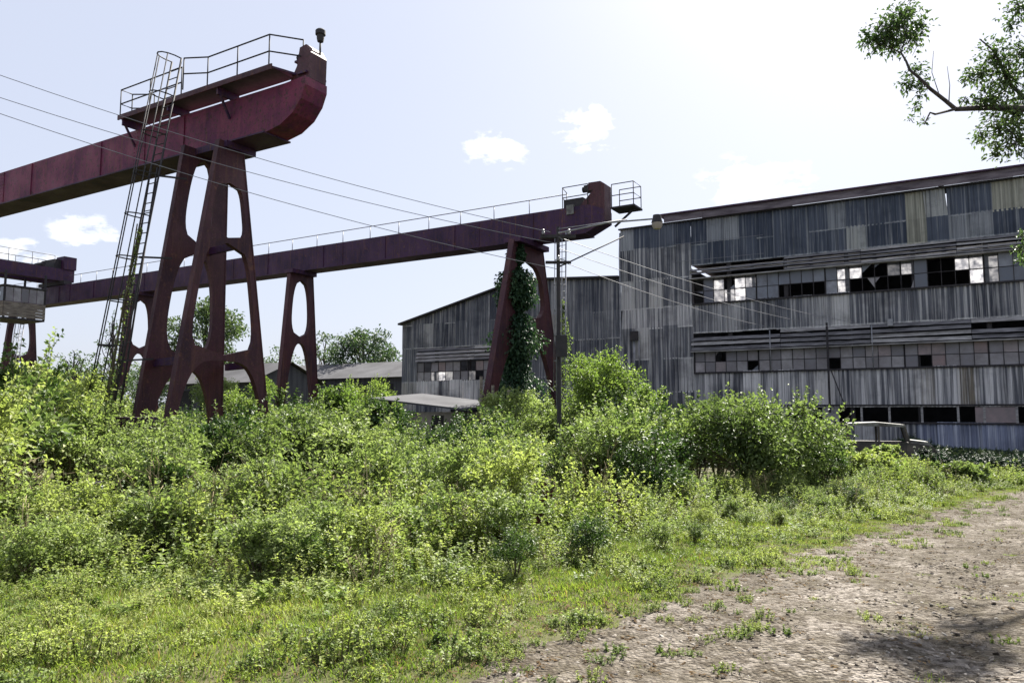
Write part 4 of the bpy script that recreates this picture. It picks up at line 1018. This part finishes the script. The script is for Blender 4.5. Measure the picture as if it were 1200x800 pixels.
m = (px > -200) & (px < 1210) & (u_ > -.1) & (u_ < 1.3) & (pd < -.35) & keep_clear(X, Y, .62) & (RNG.random(len(X)) < np.clip(.12 + u_ * .85, .06, .85) * (1.0 - np.clip((Y - 12) / 30, 0, .5)))
X, Y, u_, px = X[m], Y[m], u_[m], px[m]; Z = gz(X, Y)
h = np.clip(.16 + .72 * np.clip(u_, 0, 1.1) ** 1.15, .13, .92) * RNG.uniform(.5, 1.4, len(X)) * (.75 + .45 * np.sin(X * 1.9 + Y) * np.sin(Y * 2.3)) * np.where(px > 760, .72, 1.0); s = h / .7
o = scatter('weeds', np.stack([X, Y, Z - .02], 1), np.stack([RNG.normal(0, .14, len(s)), RNG.normal(0, .14, len(s)), RNG.uniform(0, 6.28, len(s))], 1), np.stack([np.sqrt(s) * 1.0, np.sqrt(s) * 1.0, s], 1), RNG.choice(13, len(s), p=[.14, .14, .14, .14, .08, .07, .07, .05, .05, .035, .035, .025, .025]), weeds + broad + [stalks(), stalks()], 'weed')
tag(o, 'yellow-green leafy weeds between the grass verge and the thicket', 'weeds', kind='stuff')
# --- grass
tufts = [make_grass(M['grass'], 44, .10, .2, .0036) for i in range(3)] + [make_grass(M['grass'], 54, .06, .22, .0042) for i in range(3)]
X, Y = rand_pts(75000, -13, 17, 2.6, 24); px = pxof(X, Y)
pd = path_dist(X, Y) + wob(X, Y) * 1.1; gd = np.interp(px, GR[:, 0], GRd); fd = np.interp(px, FR[:, 0], FRd)
pat = .5 + .5 * np.sin(X * 1.7 + Y * .9) * np.sin(Y * 1.9 - X * .6 + 1)
prob = np.where(pd < -.1, .78 + .22 * pat, np.where(pd < .6, .30, np.where(pd < 1.6, .07, .018) * (.3 + 1.4 * pat))) * np.clip(1.35 - Y / 26, .3, 1)
dw = -((X - P0.x) * NB.x + (Y - P0.y) * NB.y)
m = (px > -150) & (px < 1330) & (Y < fd + .5) & (RNG.random(len(X)) < prob) & ~((dw < 14) & (px > 1060))
for _p, _q, _r in ((1035, 735, .35), (960, 715, .3), (1120, 610, .7), (1010, 655, .45), (880, 760, .2)):
    _g = ground_at(_p, _q); m |= (np.hypot(X - _g.x, (Y - _g.y) * .8) < _r) & (RNG.random(len(X)) < .5)
X, Y, pd = X[m], Y[m], pd[m]; Z = gz(X, Y)
s = RNG.uniform(.5, 1.15, len(X)) * np.where(pd > -.1, .42, np.where(pd > -.7, .7, 1.0)); ii = np.where(pd > -.6, RNG.integers(3, 6, len(X)), RNG.integers(0, 6, len(X)))
o = scatter('grass', np.stack([X, Y, Z], 1), np.stack([0 * s, 0 * s, RNG.uniform(0, 6.28, len(s))], 1), np.stack([s, s, s], 1), ii, tufts, 'tuft')
tag(o, 'short green and straw-coloured grass along the dirt path', 'grass', kind='stuff')
# --- small-leaved ground cover knitting grass and path together
cover = [joined(*make_weed(m_, h_, 16, 16, l_, .2)) for m_, h_, l_ in ((M['leaf_weed'], .13, .034), (M['grass'], .10, .03), (M['leaf'], .15, .042), (M['leaf_bright'], .12, .036), (M['leaf_weed'], .2, .04))]
X, Y = rand_pts(36000, -13, 17, 2.6, 22); px = pxof(X, Y)
pd = path_dist(X, Y) + wob(X, Y) * 1.6; fd = np.interp(px, FR[:, 0], FRd)
pat = .5 + .5 * np.sin(X * 1.3 - Y * .8 + .5) * np.sin(Y * 1.6 + X * .9)
prob = np.where(pd < -.2, .08 + .42 * pat ** 1.5, np.where(pd < .9, .30 * pat + .06, .012 + .03 * (pat > .8))) * np.clip(1.3 - Y / 24, .3, 1)
dw = -((X - P0.x) * NB.x + (Y - P0.y) * NB.y)
m = (px > -150) & (px < 1330) & (Y < fd) & (RNG.random(len(X)) < prob) & ~((dw < 14) & (px > 1060))
X, Y, pd, pat = X[m], Y[m], pd[m], pat[m]; s = RNG.uniform(.5, 1.25, len(X)) * np.where(pd > -.2, .5, .5 + .5 * pat)
o = scatter('ground_cover', np.stack([X, Y, gz(X, Y)], 1), np.stack([0 * s, 0 * s, RNG.uniform(0, 6.28, len(s))], 1), np.stack([s, s, s], 1), RNG.integers(0, 5, len(s)), cover, 'cover')
tag(o, 'small-leaved creeping weeds spreading from the verge onto the path', 'weeds', kind='stuff')
# --- stones and dead leaves on the path
def stone_mesh(seed):
    bm = bmesh.new(); bmesh.ops.create_icosphere(bm, subdivisions=1, radius=1)
    for v in bm.verts: v.co = Vector((v.co.x * 1.2, v.co.y, v.co.z * .4)) * random.uniform(.7, 1.2)
    me = bpy.data.meshes.new('stone'); bm.to_mesh(me); bm.free(); me.materials.append(M['stone']); return me
stones = [stone_mesh(i) for i in range(5)]
X, Y = rand_pts(110000, -3, 21, 2.6, 22); px = pxof(X, Y); pd = path_dist(X, Y) + wob(X, Y)
m = (px > 300) & (px < 1400) & (pd > -.25) & (RNG.random(len(X)) < np.clip(1.5 - Y / 9, .2, 1) * np.where(pd < .3, .35, 1) * (.45 + .55 * (np.sin(X * 2.2 + Y) * np.sin(Y * 1.4 - X) > -.2)))
X, Y = X[m], Y[m]; s = .006 + .016 * RNG.random(len(X)) ** 2.2 + (RNG.random(len(X)) > .996) * .02
o = scatter('gravel', np.stack([X, Y, gz(X, Y) + .012], 1), np.stack([RNG.normal(0, .3, len(X)), RNG.normal(0, .3, len(X)), RNG.uniform(0, 6.28, len(X))], 1), np.stack([s, s, s], 1), RNG.integers(0, 5, len(X)), stones, 'pebble')
tag(o, 'pale gravel scattered over the dirt path', 'gravel', kind='stuff')
lit = []
for i in range(3):
    lv = Leaves(); n = 4; lv.add(RNG.uniform(-.05, .05, (n, 3)) * np.array([1, 1, .05]), np.stack([RNG.normal(0, 1, n), RNG.normal(0, 1, n), RNG.normal(0, .12, n)], 1), .05, .024, RNG.random(n), .2, np.tile([0, 0, 1.], (n, 1)), 0); lit.append(lv.mesh('litter', M['litter']))
X, Y = rand_pts(30000, -7, 21, 2.6, 20); px = pxof(X, Y); pd = path_dist(X, Y) + wob(X, Y)
m = (px > -100) & (px < 1400) & ((pd > -1.2) | ((np.sin(X * 1.3 - Y * .8 + .5) * np.sin(Y * 1.6 + X * .9) < -.25) & (Y < 9))) & (RNG.random(len(X)) < np.where(pd < 1.0, .8, .22))
X, Y = X[m], Y[m]; s = RNG.uniform(.3, .95, len(X))
o = scatter('leaf_litter', np.stack([X, Y, gz(X, Y) + .02], 1), np.stack([0 * s, 0 * s, RNG.uniform(0, 6.28, len(X))], 1), np.stack([s, s, s], 1), RNG.integers(0, 3, len(X)), lit, 'litter')
tag(o, 'brown dead leaves lying along the edge of the dirt path', 'leaf litter', kind='stuff')

# ------------------------------------------------------------------ single bushes and trees
def crown_leaves(lv, centres, radii, n_per_m2, L, flat=.8, lvbase=.4):
    for c, r in zip(centres, radii):
        m = int(4 * PI * r * r * n_per_m2); d = unit(m); q = r * (RNG.random(m) ** .35)[:, None] * d * np.array([1, 1, flat])
        q *= (1 + .35 * np.sin(d[:, :1] * 5 + c[0]) * np.cos(d[:, 1:2] * 6 + c[1]))
        dirs = d * .7 + unit(m) * .8 + np.array([0, 0, .1]); sz = L * RNG.uniform(.6, 1.3, m)
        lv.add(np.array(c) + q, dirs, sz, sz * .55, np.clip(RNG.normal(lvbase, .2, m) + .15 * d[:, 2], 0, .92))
def bush(name, label, base, H, R, mat, L=.09, group='bushes standing out of the thicket', n=15, dens=60, sep=.0):
    o = thing(name, label, 'bush', base, 0, group); lv = Leaves(); mb = MB()
    for i in range(n):
        az = 2 * PI * i / n + RNG.uniform(-.4, .4); rr = R * RNG.uniform(.25, .78); hh = H * RNG.uniform(.38, .82)
        if i == 0: rr, hh = .1 * R, H * .80
        c = np.array([math.cos(az) * rr, math.sin(az) * rr, hh]); r = min(R, H) * RNG.uniform(.26, .40)
        mb.tube([(0.05 * math.cos(az), .05 * math.sin(az), 0), (c[0] * .4, c[1] * .4, c[2] * .55), tuple(c)], [.035, .025, .012], 5)
        crown_leaves(lv, [c], [r], dens, L)
        for j in range(7):
            d = unit(1)[0]; d[2] = abs(d[2]) + .3; shoot(lv, mb, c, d, r * RNG.uniform(1.1, 1.6), 26, L, .3, .007)
    for i in range(14):
        az = RNG.uniform(0, 6.28); shoot(lv, mb, (0, 0, .1), (math.cos(az) * .9, math.sin(az) * .9, .9), H * .8, 34, L, .8, .01)
    link('foliage', lv.mesh('foliage', mat), o); link('stems', mb.mesh('stems', M['stem']), o); return o
def at_ground_depth(px, Y): x = (px - 600) / F * Y; return Vector((x, Y, float(gz(x, Y)) - .03))
for px_, Y_, top, R, mk, lab in (
    (880, 19.2, 468, 2.15, 'leaf', 'large rounded bush beside the derelict truck with bright leafy top'),
    (706, 29.0, 400, 2.0, 'leaf_bright', 'tall fresh green bush at the foot of the utility pole'),
    (752, 27.0, 445, 1.3, 'leaf_bright', 'low fresh green bush next to the tall one by the factory wall'),
    (400, 24.0, 440, 1.2, 'leaf_bright', 'leafy bush reaching up below the slim middle crane column'),
    (445, 21.0, 462, 1.1, 'leaf_deep', 'dark green bush beside the small beige shed'),
    (30, 19.0, 412, 2.1, 'leaf_weed', 'high yellow-green bush below the bridge crane cabin'),
    (460, 14.5, 540, .85, 'leaf_deep', 'dark bluish green bush in front of the thicket left of the tank shell'),
    (612, 27.5, 455, 1.5, 'leaf', 'bush heaped around the vine-covered crane leg'),
    (1015, 21.5, 533, .8, 'leaf_weed', 'yellowish bush growing up in front of the truck bonnet'),
    (1062, 22.8, 541, .6, 'leaf_weed', 'leafy weed clump covering the truck front wheel'),
    (1034, 23.4, 520, .6, 'leaf', 'slim leafy shrub growing up against the truck cab door'),
    (972, 22.5, 508, .8, 'leaf', 'leafy bush crowding the back of the derelict truck'),
    (300, 30.0, 436, 1.3, 'leaf_bright', 'fresh green bush growing behind the large crane frame'),
    (262, 36.0, 432, 1.6, 'leaf', 'bush in front of the short dark shed'),
    (440, 40.0, 440, 1.8, 'leaf_bright', 'bush in front of the long grey shed beside the wing corner'),
    (100, 23.0, 436, 1.6, 'leaf', 'mid green bush at the foot of the caged ladder'),
    (340, 17.0, 478, 1.3, 'leaf', 'broad bush in front of the crane frame footings'),
    (1120, 21.5, 545, .9, 'leaf', 'small bush at the far bend of the dirt path')):
    b = at_ground_depth(px_, Y_); H = EYE + (480 - top) / F * Y_ - b.z
    bush('bush', lab, b, max(H, .6), R, M[mk], .125 if Y_ > 16 else .105, dens=95)

def limb(mb, p, q, r0, r1, wob_=.1, n=5):
    p = Vector(p); q = Vector(q); pts = []
    for i in range(n + 1):
        t = i / n; o = Vector((random.gauss(0, wob_), random.gauss(0, wob_), random.gauss(0, wob_))) if 0 < i < n else Vector()
        pts.append(p.lerp(q, t) + o)
    mb.tube(pts, [r0 + (r1 - r0) * i / n for i in range(n + 1)], 7); return pts
def tree(label, base, H, R, mat, L=.22, n=26, dens=16, trunk_r=.22, group='trees beyond the crane yard', flat=.7, low=.35, conifer=False):
    o = thing('tree', label, 'tree', base, 0, group); lv = Leaves(); mb = MB()
    mb.tube([(0, 0, -.2), (.1, .05, H * .3), (0, .1, H * .6), (.05, 0, H * .9)], [trunk_r, trunk_r * .8, trunk_r * .5, trunk_r * .15], 8)
    for i in range(n):
        az = 2.4 * i + RNG.uniform(-.4, .4)
        if conifer:
            t = i / n; hh = H * (low + (1 - low) * t); rr = R * (1 - t) * RNG.uniform(.6, 1.1); r = .28 * R * (1.2 - t)
        else:
            t = RNG.random(); hh = H * (low + (.92 - low) * t); rr = R * math.sqrt(max(.05, 1 - (2 * t - .75) ** 2 / 1.7)) * RNG.uniform(.35, .95); r = R * RNG.uniform(.17, .32)
        c = np.array([math.cos(az) * rr, math.sin(az) * rr, hh])
        limb(mb, (0, 0.05, max(.2 * H, hh * .72)), c, trunk_r * .35, .02, .12)
        crown_leaves(lv, [c], [r], dens, L, flat)
    link('crown', lv.mesh('crown', mat), o); link('trunk', mb.mesh('trunk', M['bark']), o); return o
def far_tree(px_, top, Y_, wpx, label, **kw):
    x = (px_ - 600) / F * Y_; H = EYE + (480 - top) / F * Y_; return tree(label, (x, Y_, 0), H, wpx / 2 / F * Y_, M['leaf_far'], **kw)
far_tree(238, 346, 72, 105, 'broad pale green tree seen through the large crane frame', L=.36, n=50, dens=9)
far_tree(425, 378, 78, 100, 'round-crowned tree above the long grey shed roof', L=.34, n=50, dens=10)
far_tree(380, 386, 84, 60, 'smaller tree rising behind the slim middle crane column', L=.34, n=30, dens=9)
far_tree(130, 362, 80, 55, 'layered dark conifer behind the caged ladder', L=.32, n=30, dens=7, conifer=True, flat=.35)
far_tree(330, 402, 90, 70, 'low hazy tree between the crane frame and the middle column', L=.34, n=22, dens=6)
far_tree(85, 402, 60, 60, 'low bushy tree under the long runway girder', L=.25, n=20, dens=8, low=.2)
far_tree(20, 405, 70, 60, 'low tree behind the bridge crane legs', L=.28, n=20, dens=7, low=.2)
for i, (px_, Y_, top, w_) in enumerate(((60, 120, 430, 150), (200, 125, 425, 160), (320, 130, 428, 150), (440, 135, 432, 150), (-90, 115, 425, 160))):
    far_tree(px_, top, Y_, w_, ['distant tree under the bridge crane', 'distant tree behind the largest crane frame', 'distant tree behind the short dark shed', 'distant tree behind the long grey shed', 'distant tree past the near runway girder'][i], L=.5, n=30, dens=3.5, low=.15, group='distant treeline')

# overhanging tree near the camera (trunk stands right of the frame)
tb = Vector((13.6, 13.2, 0)); tb.z = float(gz(tb.x, tb.y))
nt = thing('overhanging_tree', 'gnarled tree reaching bare crooked branches with small leaf clumps over the path', 'tree', tb)
mb = MB(); lv = Leaves(); Lc = lambda p: Vector(p) - tb
D0 = 12.0
fork = at_y(1215, 128, D0); k1 = at_y(1120, 128, D0 - .1); k2 = at_y(1090, 104, D0 - .2); k3 = at_y(1066, 82, D0 - .2); k4 = at_y(1056, 62, D0 - .1)
mb.tube([(0, 0, -.2), (-.1, .1, 2.4), (-.3, 0, 4.8), (-.4, -.2, 7), (-.3, -.2, 9.4)], [.34, .28, .22, .16, .06], 10)
def chain(pts, r0, r1):
    r0 *= .75; r1 *= .8; pts = [Lc(p) for p in pts]; n = len(pts); mb.tube(pts, [r0 + (r1 - r0) * i / (n - 1) for i in range(n)], 7)
chain([tb + Vector((-.3, -.1, 5.2)), at_y(1330, 165, D0 + .4), at_y(1250, 135, D0 + .1), fork, at_y(1160, 126, D0), k1], .13, .05)
chain([k1, at_y(1108, 118, D0 - .1), k2, at_y(1078, 92, D0 - .2), k3, at_y(1062, 72, D0 - .15), k4], .048, .018)
chain([k1, at_y(1096, 134, D0 - .3), at_y(1090, 132, D0 - .35), at_y(1083, 146, D0 - .4)], .03, .012)
chain([at_y(1112, 120, D0), at_y(1113, 100, D0), at_y(1110, 78, D0)], .012, .004)
chain([at_y(1101, 112, D0), at_y(1092, 85, D0), at_y(1094, 60, D0)], .010, .004)
chain([k4, at_y(1040, 55, D0), at_y(1025, 50, D0)], .016, .006)
chain([k4, at_y(1062, 40, D0), at_y(1060, 20, D0)], .016, .006)
chain([fork, at_y(1185, 100, D0 + .2), at_y(1165, 60, D0 + .1), at_y(1148, 46, D0)], .05, .012)
chain([fork, at_y(1190, 150, D0), at_y(1175, 178, D0)], .03, .008)
chain([tb + Vector((-.35, -.1, 5.6)), at_y(1300, 40, D0 + .3), at_y(1215, 15, D0), at_y(1190, 5, D0)], .08, .012)
def clump(px_, py_, rp, n, dy=0., L=.08, flat=.9):
    n = int(n * 1.55); c = at_y(px_, py_, D0 + dy); r = rp / F * D0; d = unit(n); q = 1.12 * r * (RNG.random(n) ** .6)[:, None] * d * np.array([1, 1.2, flat]) * (1 + .45 * np.sin(d[:, :1] * 7 + px_) * np.cos(d[:, 2:3] * 6 + py_))
    dirs = d * .5 + unit(n) * .8 + np.array([0, 0, -.1]); sz = L * RNG.uniform(.6, 1.2, n)
    lv.add(np.array(Lc(c)) + q, dirs, sz, sz * .55, np.clip(RNG.normal(.4, .22, n), 0, .92))
    for j in range(max(2, int(n / 26))):
        d1 = Vector(unit(1)[0]) * r; d2 = Vector(unit(1)[0]) * r * .4; mb.tube([Lc(c) + d2 * .3, Lc(c) + d1 * .5 + d2, Lc(c) + d1 * 1.15], [.009, .006, .003], 4)
for c in ((1048, 30, 26, 300), (1030, 45, 19, 190), (1066, 44, 20, 210), (1044, 52, 18, 150), (1058, 18, 15, 110), (1018, 46, 10, 50), (1076, 30, 11, 60), (1072, 84, 12, 70), (1064, 100, 11, 60), (1082, 98, 9, 40), (1078, 112, 8, 26), (1076, 125, 8, 14), (1084, 142, 6, 12), (1068, 140, 6, 8),
          (1165, 62, 20, 170), (1180, 90, 30, 420), (1150, 85, 16, 120), (1135, 90, 10, 50), (1190, 130, 30, 420), (1160, 115, 18, 150), (1172, 150, 24, 260), (1150, 160, 9, 40), (1195, 165, 24, 240), (1168, 178, 12, 60), (1150, 120, 10, 40), (1192, 12, 16, 120), (1185, 30, 8, 30), (1200, 60, 22, 220), (1130, 118, 7, 16),
          (1198, 292, 9, 60), (1200, 275, 7, 30), (1196, 305, 5, 20)):
    clump(c[0], c[1], c[2], c[3], RNG.uniform(-.2, .3))
chain([at_y(1250, 200, D0), at_y(1215, 250, D0), at_y(1198, 300, D0)], .02, .006)
chain([at_y(1330, 165, D0 + .4), at_y(1280, 180, D0 + .1), at_y(1250, 200, D0)], .03, .018)
for i in range(70):     # rest of the crown, beyond the frame
    d = unit(1)[0]; c = Vector((14.8, 12.8, 9.4)) + Vector(d) * RNG.uniform(.8, 3.0)
    if pxof(c.x, c.y) < 1290: continue
    limb(mb, Lc(Vector((13.3, 13.0, 6.9))), Lc(c), .05, .012, .15); crown_leaves(lv, [np.array(Lc(c))], [RNG.uniform(.5, .8)], 70, .07)
link('crown', lv.mesh('crown', M['leaf_tree']), nt); link('trunk', mb.mesh('trunk', M['bark']), nt)

# vines
def vine(label, pts, rad, n, mat, L=.11, group=None):
    """leafy climber wrapped along a polyline of world points"""
    b = Vector(pts[0]); o = thing('climbing_vine', label, 'vine', (b.x, b.y, 0), 0, group); lv = Leaves(); mb = MB()
    P = [Vector(p) - Vector((b.x, b.y, 0)) for p in pts]; A = np.array([tuple(p) for p in P]); k = len(A) - 1
    t = RNG.random(n) ** .9 * k; i = np.clip(t.astype(int), 0, k - 1); f = (t - i)[:, None]; c = A[i] * (1 - f) + A[i + 1] * f
    rr = np.interp(t, np.linspace(0, k, len(rad)), rad); lump = .65 + .35 * np.sin(c[:, 2] * 2.6) + .2 * np.sin(c[:, 2] * 6.1 + 1)
    d = unit(n) * np.array([1, 1, .5]); q = c + d * (rr * lump * RNG.random(n) ** .5)[:, None]
    sz = L * RNG.uniform(.6, 1.3, n); lv.add(q, d * .6 + np.array([0, 0, -.5]) + unit(n) * .5, sz, sz * .7, np.clip(RNG.normal(.4, .22, n), 0, .92))
    for j in range(4):
        off = unit(k + 1) * .12; mb.tube([tuple(a + o_) for a, o_ in zip(A, off)], .02, 4)
    link('foliage', lv.mesh('foliage', mat), o); link('stems', mb.mesh('stems', M['stem']), o); return o
loc = lambda O, a, y, z: O + U * a + NB * y + Vector((0, 0, z))
vine('thick dark vine smothering the left legs of the end crane column', [loc(OB, .45, -1.0, 0), loc(OB, .42, -.95, 3), loc(OB, .38, -.85, 6), loc(OB, .3, -.8, 8.5), loc(OB, .25, -.7, 9.9)], [1.7, 1.5, 1.35, 1.0, .5], 27000, M['leaf_vine'], .15)
vine('pale thin vine hanging on the end column ladder', [loc(OB, 2.6, -.4, 0), loc(OB, 2.6, -.4, 2.5), loc(OB, 2.6, -.3, 5), loc(OB, 2.5, -.2, 7.2)], [.7, .5, .4, .15], 1300, M['leaf'], .10)
vine('straggly vine climbing the caged ladder', [loc(OA, -2.7, -2.9, 0), loc(OA, -2.7, -2.6, 2.5), loc(OA, -2.75, -2.2, 5), loc(OA, -2.75, -1.9, 7.4)], [.6, .35, .15, .08], 420, M['leaf'], .08)
vine('low vine wound round the slim middle crane column', [loc(OB, -14.8, -1.5, 0), loc(OB, -14.7, -1.45, 1.6), loc(OB, -14.7, -1.35, 3.4)], [.7, .5, .2], 900, M['leaf_bright'], .13)
